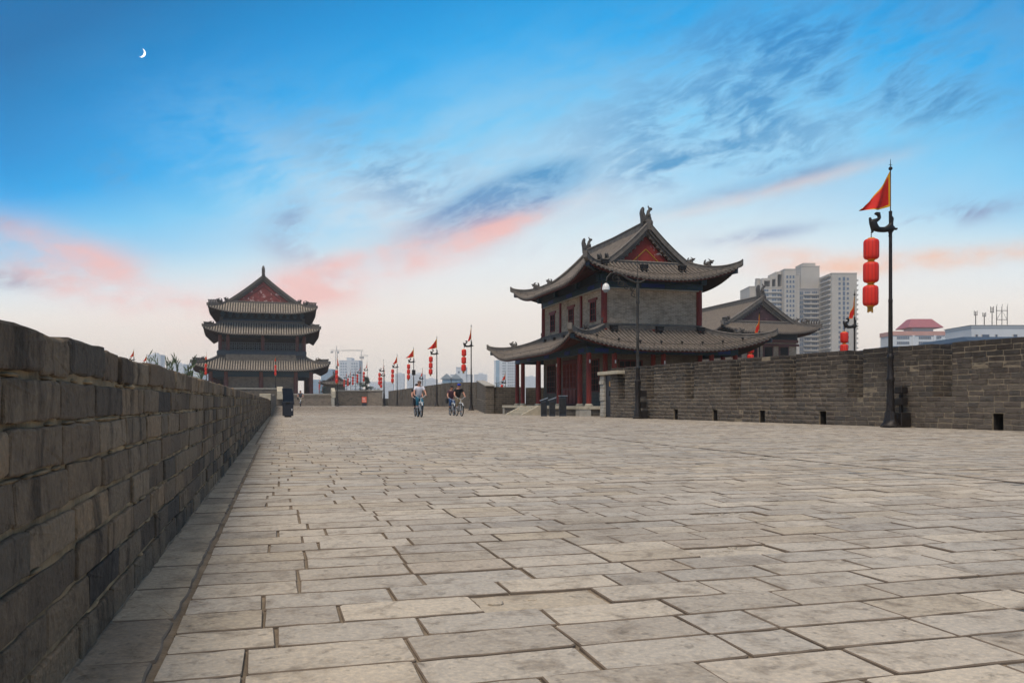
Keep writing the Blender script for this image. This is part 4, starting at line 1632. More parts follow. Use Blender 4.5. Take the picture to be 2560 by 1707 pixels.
# upper storey
up = MB()
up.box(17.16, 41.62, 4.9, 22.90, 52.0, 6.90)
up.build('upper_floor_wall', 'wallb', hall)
uc = column_mesh(0.17, 2.15, 'red', False)
for x in (17.16, 22.90):
    for y in (41.62, 52.0):
        put('column', uc, hall, (x, y, 5.0))
for y in (45.0, 48.65):
    MB().box(17.06, y - .10, 5.0, 17.16, y + .10, 6.9).build('pilaster', 'red', hall)
for y in (43.2, 46.75, 50.2):
    lattice_window(hall, 'x', y - .36, y + .36, 5.28, 6.30, 17.16, -1, 'red', True, (2, 3))
m = MB()
m.box(17.02, 41.48, 6.88, 23.04, 41.60, 6.94)
m.box(17.02, 41.605, 6.88, 17.14, 52.0, 6.94)
m.build('wall_cap', 'stone2', hall)
m, m2 = MB(), MB()
m.box(17.02, 41.46, 6.95, 23.04, 52.16, 7.28)
m.build('painted_frieze', 'paint', hall)
m2.box(16.92, 41.36, 7.285, 23.14, 52.26, 7.95)
m2.build('bracket_frieze', 'paint_dark', hall)
MB().box(19.3, 41.45, 7.02, 20.7, 41.458, 7.22).build('blue_panel', 'blue', hall)
for y in (43.2, 46.75, 50.2):
    MB().box(17.008, y - .5, 7.02, 17.016, y + .5, 7.22).build('blue_panel', 'blue', hall)
for x in (17.0, 19.0, 21.1, 23.0):
    MB().box(x - .16, 41.20, 7.25, x + .16, 41.36, 7.65).build('bracket_block', 'paint', hall)
for y in (41.6, 44.9, 48.7, 52.0):
    MB().box(16.74, y - .16, 7.25, 16.92, y + .16, 7.65).build('bracket_block', 'paint', hall)
zu = lambda d: 7.32 + 0.349 * d + 0.084 * d * d
RU = Roof(20.0, 46.85, 4.43, 6.80, zu, 0.82, 4.2, 2.6)
ru = RU.surface('upper_roof', hall, 2.0, 2.0)
RU.tiles(ru, 2.0, 2.0, 0.236, 0.066)
RU.drips(ru, 0.236, 0.066)
gable_top(RU, ru, 2.0, 0.42, 0.30, 'gable', 0.76, 0.50, 0.55, gold=True, across=True)
# floodlights standing on the tiles
for (Rf, s, aa, d) in ((RU, 'S', (-3.0, -0.7, 1.6), 1.1), (RL, 'S', (-2.5, 0.2, 2.7), 2.3), (RL, 'W', (-3.2, -1.4, 0.4, 2.2), 2.3)):
    for a in aa:
        p = Rf.pt(s, a, d)
        m = MB()
        m.box(-.20, -.12, .16, .20, .10, .36)
        m.box(-.23, -.14, .345, .23, .11, .38)
        m.tube([(-.15, 0, 0), (-.15, 0, .2)], .02, 5)
        m.tube([(.15, 0, 0), (.15, 0, .2)], .02, 5)
        o = m.build('floodlight', 'iron', hall, loc=p)
        if s == 'W':
            o.rotation_euler = (0, 0, -math.pi / 2)
            o.scale = (0.7, 0.7, 0.7)
for i in range(8):
    a = -4.2 + i * 1.2
    p = RL.pt('S', a, 0.45)
    m = MB()
    m.tube([(0, 0, 0), (0, 0, .14)], .015, 5)
    m.ball((0, 0, .19), .075, 8, 5)
    m.build('globe_lamp', 'iron', hall, loc=p + Vector((0, 0, .04)))
# lightning cable strung just above the eaves
cb = MB()
for Rf in (RL, RU):
    for s in 'SW':
        L = Rf.half(s)
        pts = [Rf.pt(s, a, 0.22, 0.20) for a in np.linspace(-L + .2, L - .2, 26)]
        cb.tube(pts, 0.011, 4)
        for p in pts[1::3]:
            cb.tube([p, p + Vector((0, 0, -.2))], 0.009, 4)
cb.build('eave_cable', 'iron', hall)

# ------------------------------------------------------------------ gate tower at the end of the walk
tower = thing('gate_tower', 'tall gate tower with three tiers of grey eaves at the end of the walk', 'tower', (0, 0, 0))
TX, TF, TB, TZ = -2.4, 165.0, 193.0, 2.25
xs1 = [-11.7, -8.95, -2.6, 3.84, 6.7]
xs2 = [-10.1, -8.7, -2.3, 4.15, 5.45]
MB().box(-9.0, 165.25, TZ, 3.9, 192.6, 10.2).build('ground_floor_wall', 'wallb_tower', tower)
MB().box(-11.6, 189.0, TZ, -9.01, 189.5, 8.0).build('gallery_dark_backing', 'soffit', tower)  # dark wall added so the left gallery bay reads as a dark void
c1m = column_mesh(0.42, 4.6, 'red_dull')
for x in xs1:
    put('column', c1m, tower, (x, TF, TZ))
    put('column', c1m, tower, (x, TB, TZ))
for y in (172, 179, 186):
    put('column', c1m, tower, (xs1[0], y, TZ))
    put('column', c1m, tower, (xs1[-1], y, TZ))
MB().box(-12.1, 164.8, 5.9, 7.1, 193.2, 6.9).build('painted_beam', 'paint', tower)
MB().box(-12.2, 164.7, 6.91, 7.2, 193.3, 8.0).build('bracket_band', 'paint_dark', tower)
zt1 = lambda d: 7.15 + 0.45 * d + 0.027 * d * d
T1 = Roof(TX, 179, 12.3, 17, zt1, 1.15, 6.5, 4.4)
t1 = T1.surface('lower_roof', tower, 4.4, thick=0.25)
T1.tiles(t1, 4.4, None, 0.46, 0.15, 'S', 'WEN', 5, 'tile_pale')
T1.drips(t1, 0.46, 0.15, 'SWE', 3.0)
skirt_trim(T1, t1, 4.4, 0.5, 0.55, 1.1, 7)
# balcony storey
c2m = column_mesh(0.36, 4.9, 'red_dull', False)
for x in xs2:
    put('column', c2m, tower, (x, 166.6, 9.0))
    put('column', c2m, tower, (x, 191.4, 9.0))
for y in (173, 179, 185):
    put('column', c2m, tower, (xs2[0], y, 9.0))
    put('column', c2m, tower, (xs2[-1], y, 9.0))
MB().box(-8.6, 168.4, 10.1, 4.0, 189.6, 14.2).build('middle_floor_wall', 'soffit', tower)
MB().box(-10.55, 165.9, 10.05, 5.85, 192.1, 10.95).build('balcony', 'band', tower)
rail = MB()
for a, c in zip(xs2[:-1], xs2[1:]):
    for z in (11.05, 11.6, 12.0, 12.45):
        rail.box(a + .36, 166.5, z, c - .36, 166.6, z + 0.09)
    n = max(2, int((c - a) / 0.42))
    for i in range(n):
        x = a + .36 + (c - a - .72) * i / max(1, n - 1)
        rail.box(x - .04, 166.49, 11.05, x + .04, 166.61, 12.5)
        if i % 2 == 0 and x + .35 < c - .4:
            rail.box(x, 166.505, 11.3, x + .38, 166.595, 11.37)
            rail.box(x, 166.505, 11.8, x + .38, 166.595, 11.87)
rail.build('railing', 'rail', tower)
MB().box(-10.2, 166.4, 13.5, 5.6, 191.6, 14.3).build('painted_beam', 'paint_dark', tower)
zt2 = lambda d: 13.95 + 0.6 * d + 0.055 * d * d
T2 = Roof(TX + .1, 179, 10.5, 16, zt2, 1.15, 6.0, 3.0)
t2 = T2.surface('middle_roof', tower, 3.0, thick=0.25)
T2.tiles(t2, 3.0, None, 0.46, 0.15, 'S', 'WEN', 5, 'tile_pale')
T2.drips(t2, 0.46, 0.15, 'SWE', 2.6)
skirt_trim(T2, t2, 3.0, 0.45, 0.5, 1.0, 6)
MB().box(-9.6, 166.3, 16.0, 5.0, 191.7, 18.3).build('upper_floor_wall', 'paint_dark', tower)
m = MB()
m.box(-9.7, 166.2, 16.15, 5.1, 191.8, 16.95)
m.build('painted_frieze', 'paint', tower)
for x in (-7.6, -5.6, -1.6, 1.4):
    MB().box(x, 166.17, 16.3, x + 1.7, 166.19, 16.8).build('blue_panel', 'blue', tower)
for i in range(12):
    x = -9.6 + i * 1.33
    MB().box(x - .25, 165.4, 17.3, x + .25, 166.2, 18.3).box(x - .45, 165.7, 17.75, x + .45, 166.19, 18.1).build('bracket_set', 'paint', tower)
zt3 = lambda d: 18.1 + 0.57 * d + 0.0165 * d * d
T3 = Roof(TX + .2, 179, 9.8, 15.5, zt3, 1.0, 6.0, 4.0)
t3 = T3.surface('top_roof', tower, 3.2, 3.2, thick=0.25)
T3.tiles(t3, 3.2, 3.2, 0.46, 0.15, 'S', 'WEN', 5, 'tile_pale')
T3.drips(t3, 0.46, 0.15, 'SWE', 2.6)
gable_top(T3, t3, 3.2, 0.7, 0.5, 'gable_old', 1.5, 1.2, 0.9, figures=6)
m = MB()
zb = zt3(3.2)
h = (zt3(9.8) - zb) * 0.68
for sx in (-1, 1):
    m.tube([(TX + .2, 167.05, zb + h), (TX + .2 + sx * h * 1.18, 167.05, zb + .2)], 0.10, 5)
m.build('gable_rib', 'red_dull', t3)

# terrace in front of the tower, its steps and breast walls
terr = thing('gate_terrace', 'brick terrace wall left of the wide steps below the gate tower', 'wall')
MB().box(-40, 150.0, -0.4, 1.35, 150.6, 3.0).build('breast_wall', 'wallb_dark', terr)
MB().box(-40, 149.9, 3.01, 1.35, 150.7, 3.2).build('coping', 'stone2', terr)
m = MB()
m.prism([(149.0, 1.25), (150.5, 2.2), (150.5, 3.45), (149.9, 3.45), (149.0, 2.6)], 'x', 0.3, 1.25)
m.build('end_stone', 'stone', terr)
steps = thing('terrace_steps', 'wide flight of dark stone steps below the gate tower', 'steps', (0, 0, 0))
NS = 13
for i in range(NS):
    z1 = 0.03 + (TZ - 0.03) * (i + 1) / NS
    MB().box(1.40, 147.6 + i * 0.32, -0.2, 9.5, 152.4, z1).build('step', 'stone2' if i == NS - 1 else 'wallb_tower', steps)
MB().box(9.51, 147.4, -0.3, 10.0, 152.0, 1.5).build('cheek_wall', 'stone2', steps)
m = MB()
m.prism([(147.3, 1.51), (150.6, 2.0), (150.6, 3.2), (149.6, 3.25), (147.3, 2.6)], 'x', 9.55, 10.15)
m.build('cheek_slab', 'stone', steps)
MB().box(-39.9, 152.41, 1.91, 9.9, 204, TZ).build('terrace_paving', 'stone2', steps)
rw = thing('terrace_wall', 'brick terrace wall with a projecting bay behind the orange sign', 'wall')
MB().box(10.2, 150.0, -0.4, 16.0, 150.6, 2.74).build('wall_run', 'wallb_dark', rw)
m = MB()
m.prism([(16.01, 150.1), (15.9, 148.6), (18.4, 147.5), (18.7, 150.1)], 'z', -0.4, 2.72)
m.build('projecting_bay', 'wallb_tower', rw)
m = MB()
m.box(10.2, 149.9, 2.745, 15.85, 150.7, 2.88)
m.prism([(15.86, 150.3), (15.75, 148.45), (18.5, 147.3), (18.85, 150.3)], 'z', 2.745, 2.9)
m.build('coping', 'stone2', rw)

# ------------------------------------------------------------------ second hall beyond the parapet
h2 = thing('far_gabled_hall', 'long grey-roofed hall with a plum gable below the apartment tower', 'hall', (0, 0, 0))
z2 = lambda d: 9.85 + 0.539 * d + 0.0114 * d * d
HY = 18.0
R2 = Roof(62.5, 94.2 + HY, 7.3, HY, z2, 0.8, 5.0, 3.2)
r2 = R2.surface('roof', h2, 2.3, 2.3, thick=0.2)
R2.tiles(r2, 2.3, 2.3, 0.34, 0.11, 'S', 'WEN', 5, 'tile')
R2.drips(r2, 0.34, 0.11, 'SWE', 1.9)
gable_top(R2, r2, 2.3, 0.7, 0.5, 'gable_plum', 1.4, 0.95, 0.8, figures=5, across=True)
MB().box(57.2, 96.6, -0.9, 67.8, 127.5, 8.7).build('wall', 'wallb', h2)
MB().box(57.0, 96.4, 8.71, 68.0, 127.7, 9.1).build('red_beam', 'red_dull', h2)
MB().box(57.1, 96.45, 9.11, 67.9, 127.6, 10.9).build('bracket_band', 'paint_dark', h2)
for x in (58.6, 61.0, 63.4, 65.8):
    w = MB().box(x - .75, 96.42, 6.6, x + .75, 96.59, 8.2).build('window', 'red_dull', h2)
    MB().box(x - .6, 96.40, 6.72, x + .6, 96.415, 8.08).build('pane', 'void', w)
MB().box(56.9, 96.35, 8.25, 68.1, 96.58, 8.55).build('lintel_beam', 'red_dull', h2)

# ------------------------------------------------------------------ small gabled pavilion beyond the terrace wall
h3 = thing('small_pavilion', 'small grey-roofed pavilion behind the hanging lanterns by the gate tower', 'pavilion', (0, 0, 0))
z3 = lambda d: 5.7 + 0.5 * d + 0.05 * d * d
R3 = Roof(16.1, 238, 4.0, 5.0, z3, 0.5, 2.5, 1.6)
r3 = R3.surface('roof', h3, 1.2, 1.2, thick=0.15)
R3.tiles(r3, 1.2, 1.2, 0.4, 0.12, 'S', 'WEN', 5)
gable_top(R3, r3, 1.2, 0.35, 0.3, 'gable_old', 0.8, 0.6, 0.4)
MB().box(13.4, 234.6, 2.2, 18.8, 241.5, 5.9).build('wall', 'wallb_tower', h3)


# ================================================================== lantern posts
def flag_meshes(kind):
    """three-cornered pennant on the staff (x=0, z 7.17 down to 6.18): field and border meshes"""
    tip, sag = {0: ((-1.0, 0.0, 6.02), 0.13), 1: ((-0.30, 0.12, 5.95), 0.22), 2: ((-0.12, -0.20, 5.85), 0.28), 3: ((-0.62, 0.10, 6.0), 0.16)}[kind]
    A_, B_, T_ = Vector((-0.02, 0, 7.17)), Vector((0.0, 0, 6.18)), Vector(tip)
    n = 18

    def P(i, j):          # i along towards the tip, j from the bottom edge to the top edge
        t, u = i / n, j / 14
        lo_ = B_.lerp(T_, t)
        hi_ = A_.lerp(T_, t)
        p = lo_.lerp(hi_, u)
        p.z -= sag * math.sin(math.pi * t) * (0.4 + 0.6 * u)
        p.y += (0.09 * math.sin(t * 8 + u * 3.0) + 0.03 * math.sin(t * 19 + u * 5)) * min(1, t * 1.6) * (1 - 0.5 * t) * (1.2 if kind == 0 else 1.7)
        p.z += 0.02 * math.sin(t * 11 + u * 4) * t
        return p
    f, bd = MB(), MB()
    for i in range(n):
        for j in range(14):
            q = [P(i, j), P(i + 1, j), P(i + 1, j + 1), P(i, j + 1)]
            (bd if j in (0, 13) or i == 0 or i >= n - 1 else f).add(q, [(0, 1, 2, 3)])
    out = []
    for mb, mt in ((f, 'flag_red'), (bd, 'flag_yellow')):
        two = MB()
        for dy, flip in ((-.004, False), (.004, True)):
            two.add([p + Vector((0, dy, 0)) if isinstance(p, Vector) else (p[0], p[1] + dy, p[2]) for p in mb.v], [tuple(reversed(q)) if flip else q for q in mb.f])
        me = bpy.data.meshes.new('flag')
        me.from_pydata([tuple(p) for p in two.v], [], two.f)
        me.materials.append(MAT[mt])
        me.polygons.foreach_set('use_smooth', [True] * len(me.polygons))
        out.append(me)
    return out


FLAGS = [flag_meshes(k) for k in range(4)]
m = MB()
m.lathe([(.26, 0), (.27, .05), (.20, .12), (.17, .22), (.135, .42), (.125, .45)], 8)
m.lathe([(.115, .45), (.10, .9), (.088, 1.25), (.11, 1.30), (.115, 1.36), (.088, 1.42), (.075, 1.9), (.095, 1.94), (.095, 2.0), (.068, 2.06)], 12)
ME_base = m.mesh('post_base', 'iron', True)
m = MB()
m.lathe([(.062, 2.06), (.056, 3.5), (.062, 3.52), (.062, 3.56), (.05, 3.6), (.046, 5.4), (.046, 6.0), (.05, 6.04), (.02, 6.06)], 12)
ME_shaft = m.mesh('shaft', 'iron', True)
m = MB()
m.tube([(0, 0, 6.05), (0, 0, 7.2)], .014, 6)
m.ball((0, 0, 7.24), .055, 8, 6)
m.tube([(0, 0, 7.25), (0, 0, 7.5)], [.014, .006], 5)
m.tube([(-.05, 0, 7.34), (.05, 0, 7.34)], .008, 4)
ME_staff = m.mesh('flag_staff', 'iron', True)
# dragon: tail and hind legs grip the post, chest and head reach out over the walk
pts = [(-.30, 0, 5.50), (-.14, 0, 5.53), (.0, 0, 5.60), (.03, 0, 5.74), (.06, 0, 5.86), (.0, 0, 5.93),          # 0-5 rump up the post
       (-.46, 0, 5.52), (-.58, 0, 5.62), (-.56, 0, 5.74), (-.46, 0, 5.76), (-.37, 0, 5.83), (-.38, 0, 5.93), (-.45, 0, 5.96), (-.53, 0, 5.93),  # 6-13 chest, neck, head, snout
       (-.66, 0, 5.72), (-.69, 0, 5.84),                                                                       # raised paw
       (-.60, 0, 5.50), (-.60, 0, 5.42), (-.66, 0, 5.41),                                                       # foreleg
       (.0, 0, 5.46), (-.02, 0, 5.35), (-.06, 0, 5.33),                                                          # hind leg
       (.12, 0, 5.57), (.20, 0, 5.55), (.23, 0, 5.60), (-.36, 0, 6.0)]
ed = [(0, 1), (1, 2), (2, 3), (3, 4), (4, 5), (0, 6), (6, 7), (7, 8), (8, 9), (9, 10), (10, 11), (11, 12), (12, 13), (7, 14), (14, 15), (7, 16), (16, 17), (17, 18),
      (2, 19), (19, 20), (20, 21), (2, 22), (22, 23), (23, 24), (11, 25)]
rad = [.085, .085, .08, .055, .05, .02, .09, .105, .085, .06, .05, .05, .055, .03, .05, .035, .05, .035, .03, .055, .04, .03, .045, .03, .03, .012]
ME_dragon = skin('dragon_arm', pts, ed, rad, 1, 'dragon', 0)

m = MB()
m.lathe([(.10, -.287), (.165, -.268), (.195, -.238), (.206, -.19), (.207, 0), (.206, .19), (.195, .238), (.165, .268), (.10, .287)], 36, pleat=0.05)
ME_lantern = m.mesh('lantern', 'lantern', True)
m = MB()
m.lathe([(.085, .27), (.125, .272), (.10, .30), (.085, .315)], 16)
ME_rim = m.mesh('upper_rim', 'lantern_gold', True)
m = MB()
m.lathe([(.085, -.315), (.10, -.30), (.125, -.272), (.085, -.27)], 16)
ME_rim2 = m.mesh('lower_rim', 'lantern_gold', True)
m = MB()
rt = random.Random(2)
for k in range(16):
    a = k * 2 * math.pi / 16
    r = .065
    m.tube([(r * math.cos(a), r * math.sin(a), 0), (r * 1.1 * math.cos(a), r * 1.1 * math.sin(a), -.12 - rt.uniform(0, .04))], .011, 4)
m.lathe([(.075, .0), (.075, .03)], 12)
ME_tassel = m.mesh('tassel', 'tassel')
m = MB()
m.tube([(0, 0, .0), (0, 0, -.20)], .008, 5)
for k in range(3):
    m.ball((0, 0, -.05 - .05 * k), .018, 6, 4)
ME_hook = m.mesh('hook_chain', 'iron')


def lamp_post(x, y, z, sc, az_deg, flag, label, group, lanterns=3, string_label=None):
    """az_deg: turn of the dragon arm about the post; 0 = arm towards -X"""
    p = thing('lantern_post', label, 'lamp post', (x, y, z), R_(az_deg), group)
    p.scale = (sc, sc, sc)
    for nm, me in (('post_base', ME_base), ('shaft', ME_shaft), ('flag_staff', ME_staff), ('dragon_arm', ME_dragon)):
        put(nm, me, p)
    f = put('flag', FLAGS[flag][0], p)
    put('border', FLAGS[flag][1], f)
    if lanterns:
        a = R_(az_deg)
        s = thing('lantern_string', string_label, 'lantern', (x - .64 * sc * math.cos(a), y - .64 * sc * math.sin(a), z + 5.40 * sc), R_(az_deg), 'strings of red lanterns')
        s.scale = (sc, sc, sc)
        put('hook_chain', ME_hook, s)
        for k in range(lanterns):
            l = put('lantern', ME_lantern, s, (-.012 * k, 0, -.45 - .645 * k))
            put('upper_rim', ME_rim, l)
            put('lower_rim', ME_rim2, l)
        put('tassel', ME_tassel, s, (-.012 * lanterns, 0, -.45 - .645 * (lanterns - 1) - .315))
    return p


G1, G2 = 'dragon lantern posts along the right parapet', 'dragon lantern posts by the gate tower'
lamp_post(16.56, 19.25, 0, 1.0, 0, 0, 'nearest black dragon lantern post, tallest in view, beside the right parapet', G1, 3, 'nearest and largest string of three red lanterns, upper right')
row = [(16.23, 69.2, gz(69), 1, 'dragon lantern post just left of the hall with red columns, its flag hanging limp', 'red lantern string nearest the left eave of the hall with columns'),
       (16.40, 85.8, gz(86), 0, 'second dragon lantern post left of the columned hall, between the two pairs of cyclists', 'red lantern string above the gap between the two cyclists'),
       (16.64, 102.4, gz(102), 0, 'dragon lantern post behind the cyclist in white, with a box on its shaft', 'red lantern string just left of the cyclist in white'),
       (16.65, 117.0, gz(117), 3, 'dragon lantern post at the far end of the crenellated parapet', 'red lantern string at the far end of the crenellated parapet'),
       (16.44, 130.5, gz(130), 2, 'dragon lantern post beside the end of the terrace wall bay', 'red lantern string in front of the terrace wall bay'),
       (17.28, 162.5, 1.4, 1, 'first dragon lantern post behind the terrace wall, beside the pine', 'red lantern string hanging by the pine tree'),
       (17.42, 177.1, 1.4, 1, 'second dragon lantern post behind the terrace wall, left of the pine', 'second red lantern string left of the pine tree'),
       (17.94, 193.6, 1.4, 2, 'third dragon lantern post behind the terrace wall', 'third red lantern string left of the pine tree'),
       (17.96, 207.1, 1.4, 1, 'fourth dragon lantern post behind the terrace wall', 'fourth red lantern string left of the pine tree'),
       (17.96, 218.5, 1.4, 1, 'farthest dragon lantern post of the row behind the terrace wall', 'farthest red lantern string, before the small pavilion roof')]
for i, (x, y, z, fl, la, sl_) in enumerate(row):
    lamp_post(x, y, z, 1.0, 0, fl, la, G1, 3, sl_)
MB().box(16.44, 102.2, 4.1, 16.84, 102.6, 4.75, bev=0.02).build('speaker_box', 'iron')
tag(bpy.data.objects['speaker_box'], 'small dark box clamped to the lantern post behind the cyclist in white', 'box')
lamp_post(19.1, 150.3, 0.0, 1.0, 15, 2, 'dragon lantern post partly hidden behind the post by the terrace bay', G1, 3, 'red lantern string right behind the post at the terrace bay')
lamp_post(8.7, 122.3, gz(122), 1.0, 78, 2, 'dragon lantern post standing in front of the terrace wall, lanterns towards the viewer', G2, 3, 'red lantern string in front of the small pavilion roof')
lamp_post(11.4, 226.6, 1.4, 0.79, 80, 2, 'thin dragon lantern post right of the gate tower opening', G2, 3, 'thin red lantern string right of the gate tower opening')
for i, (x, la, sb) in enumerate(((12.6, 'leftmost', 'leftmost'), (13.6, 'middle', 'middle'), (14.8, 'rightmost', 'rightmost'))):
    lamp_post(x, 244 + i, 1.4, 0.62, 20, 0, la + ' of three tiny dragon lantern posts above the terrace steps', G2, 3, sb + ' of three tiny red lantern strings above the terrace steps')
lamp_post(-12.25, 162.7, 2.25, 1.06, 84, 3, 'dragon lantern post before the left end of the gate tower', G2, 3, 'red lantern string before the left corner of the gate tower')
lamp_post(0.07, 151.9, 2.25, 0.956, 88, 1, 'dragon lantern post before the middle of the gate tower', G2, 3, 'red lantern string before the middle of the gate tower')
lamp_post(-24.7, 163, 2.25, 1.11, 20, 3, 'leftmost lantern post, only its red flag above the low parapet', G2, 0)
lamp_post(-22.5, 162.5, 2.25, 0.98, 20, 3, 'second lantern post from the left, its red flag above the low parapet', G2, 0)
G3 = 'dragon lantern posts outside the parapet'
lamp_post(31.9, 39.95, -0.95, 1.08, 0, 1, 'dragon lantern post behind the tall parapet, in front of the apartment tower', G3, 3, 'red lantern string in front of the apartment tower')
lamp_post(30.5, 47.4, -0.95, 1.04, 0, 1, 'dragon lantern post hidden behind the eave of the columned hall, flag showing', G3, 3, 'red lantern string just showing under the right eave of the columned hall')
lamp_post(18.9, 109, -0.6, 0.80, 30, 1, 'lantern post beyond the crenellated parapet, its flag behind the cyclist in white', G3, 0)
lamp_post(25.5, 91.5, -0.95, 0.70, 10, 3, 'small dragon lantern post in front of the blue-striped tower block', G3, 2, 'short red lantern string in front of the blue-striped tower block')


# ================================================================== scroll-arm street lamps
def street_lamp(x, y, z, sc, rz, label):
    p = thing('street_lamp', label, 'street lamp', (x, y, z), rz, 'street lamps with scroll arms')
    p.scale = (sc,) * 3
    m = MB()
    m.lathe([(.22, 0), (.23, .05), (.17, .10), (.15, .35), (.12, .42), (.115, .9), (.13, 1.5), (.145, 1.54), (.145, 1.62), (.10, 1.66), (.085, 2.1), (.105, 2.14), (.105, 2.2), (.075, 2.25)], 12)
    m.build('post_base', 'iron', p, True)
    m = MB()
    m.lathe([(.07, 2.25), (.06, 3.4), (.066, 3.42), (.066, 3.48), (.058, 3.5), (.055, 4.9), (.085, 5.0), (.065, 5.1), (.08, 5.5), (.05, 5.8), (.045, 5.95)], 12)
    m.build('shaft', 'lamp_rust', p, True)
    m = MB()
    m.tube([(0, 0, 5.9), (0, 0, 7.05)], [.018, .008], 6)
    m.ball((0, 0, 7.05), .025, 6, 4)
    m.build('spike', 'lamp_rust', p, True)
    m = MB()
    m.tube([(.36, 0, 6.02), (.28, 0, 5.94), (.1, 0, 5.86), (-.15, 0, 5.86), (-.45, 0, 5.98), (-.75, 0, 6.15), (-1.0, 0, 6.24), (-1.25, 0, 6.20), (-1.42, 0, 6.02), (-1.47, 0, 5.75)],
           [.03, .035, .045, .045, .042, .04, .036, .034, .03, .026], 7)
    m.build('arm', 'lamp_rust', p, True)

    def spiral(mb, cx, cz, r, turns, a0, sgn):
        pts = []
        for k in range(22):
            t = k / 21
            a = a0 + sgn * turns * 2 * math.pi * t
            rr = r * (1 - 0.8 * t)
            pts.append((cx + rr * math.cos(a), 0, cz + rr * math.sin(a)))
        mb.tube(pts, .016, 5)
    m = MB()
    spiral(m, -1.0, 5.98, .20, 1.3, 1.2, 1)
    spiral(m, -.80, 5.80, .17, 1.4, .6, -1)
    spiral(m, -.52, 5.66, .15, 1.4, 1.5, 1)
    spiral(m, -.28, 5.58, .13, 1.3, .5, -1)
    m.tube([(-.95, 0, 6.15), (-.8, 0, 5.9), (-.6, 0, 5.78), (-.35, 0, 5.62), (-.22, 0, 5.45), (-.30, 0, 5.28), (-.12, 0, 5.20), (0, 0, 5.25)], .02, 6)
    spiral(m, -.20, 5.33, .14, 1.2, 1.0, 1)
    m.build('scroll_bracket', 'lamp_rust', p, True)
    m = MB()
    m.lathe([(.05, 5.76), (.12, 5.70), (.16, 5.58), (.165, 5.48)], 14, (-1.47, 0, 0))
    m.build('lamp_shade', 'white_glass', p, True)
    m = MB()
    m.ball((-1.47, 0, 5.47), (.12, .12, .11), 12, 7)
    m.build('lamp_globe', 'steel_light', p, True)
    m = MB()
    m.box(.1, -.1, .95, .38, .1, 1.2)
    m.box(.1, -.1, .45, .38, .1, .72)
    m.box(.08, -.16, 0, .40, .16, .34)
    m.build('flood_bracket', 'iron', p)
    return p


street_lamp(15.0, 32.6, 0, 1.0, 0, 'rusty street lamp with a scroll arm in front of the columned hall')
street_lamp(25.0, 93.5, -0.95, 0.66, math.pi, 'small distant street lamp left of the blue-striped tower block')
# floodlight bracket standing behind the near lantern post
fb = thing('floodlight_stand', 'black floodlight box on a stand behind the nearest lantern post', 'floodlight', (16.92, 19.25, 0))
MB().box(-.17, -.2, 0, .17, .16, .42, bev=.02).build('base_box', 'iron', fb)
MB().box(-.04, -.04, .42, .04, .04, 1.05).build('stand', 'iron', fb)
MB().box(-.14, -.16, .62, .10, .12, .82, bev=.02).build('lamp_head', 'iron', fb)
MB().box(-.14, -.16, .95, .10, .12, 1.14, bev=.02).build('lamp_head', 'iron', fb)

# ================================================================== bins, lecterns, sign
bn = thing('litter_bin', 'tall black litter bin with a leaning panel beside the low parapet', 'bin', (0.58, 40.6, 0))
MB().box(-.16, -.14, 0, .16, .14, .06).build('foot', 'steel_black', bn)
MB().box(-.25, -.2, .061, .25, .22, .60, bev=.012).build('cabinet', 'steel', bn)
MB().box(-.265, -.21, .601, .29, .23, .74, bev=.01).build('slot_housing', 'steel', bn)
MB().box(-.10, -.216, .63, .10, -.205, .70).build('slot', 'void', bn)
m = MB()
m.loft([[(-.22, -.16, .742), (.27, -.16, .742), (.27, .2, .742), (-.22, .2, .742)], [(-.24, -.10, 1.05), (.26, -.10, 1.05), (.26, .22, 1.05), (-.24, .22, 1.05)],
        [(-.27, -.02, 1.36), (.20, -.02, 1.36), (.20, .24, 1.36), (-.27, .24, 1.36)]])
m.build('leaning_panel', 'steel_black', bn)
MB().box(.165, -.208, .30, .20, -.2005, .40).build('sticker', 'white', bn)


def lectern(x, y, w, h, rz, label, tall=False):
    p = thing('steel_lectern', label, 'lectern', (x, y, gz(y)), rz, 'steel lecterns before the columned hall')
    MB().box(-w / 2, -.25, 0, w / 2, .25, h, bev=.01).build('cabinet', 'steel', p)
    m = MB()
    if tall:
        m.box(-w / 2 - .03, -.28, h + .001, w / 2 + .07, .28, h + .035)
    else:
        m.add([(-w / 2 - .06, -.27, h - .04), (w / 2 + .05, -.27, h + .10), (w / 2 + .05, .27, h + .10), (-w / 2 - .06, .27, h - .04),
               (-w / 2 - .06, -.27, h + .0), (w / 2 + .05, -.27, h + .15), (w / 2 + .05, .27, h + .15), (-w / 2 - .06, .27, h + .0)],
              [(0, 3, 2, 1), (4, 5, 6, 7), (0, 1, 5, 4), (1, 2, 6, 5), (2, 3, 7, 6), (3, 0, 4, 7)])
    m.build('sloping_top', 'steel_light', p)
    MB().box(-w / 2 + .03, -.256, .12, w / 2 - .03, -.2505, h - .12).build('front_panel', 'steel_black', p)


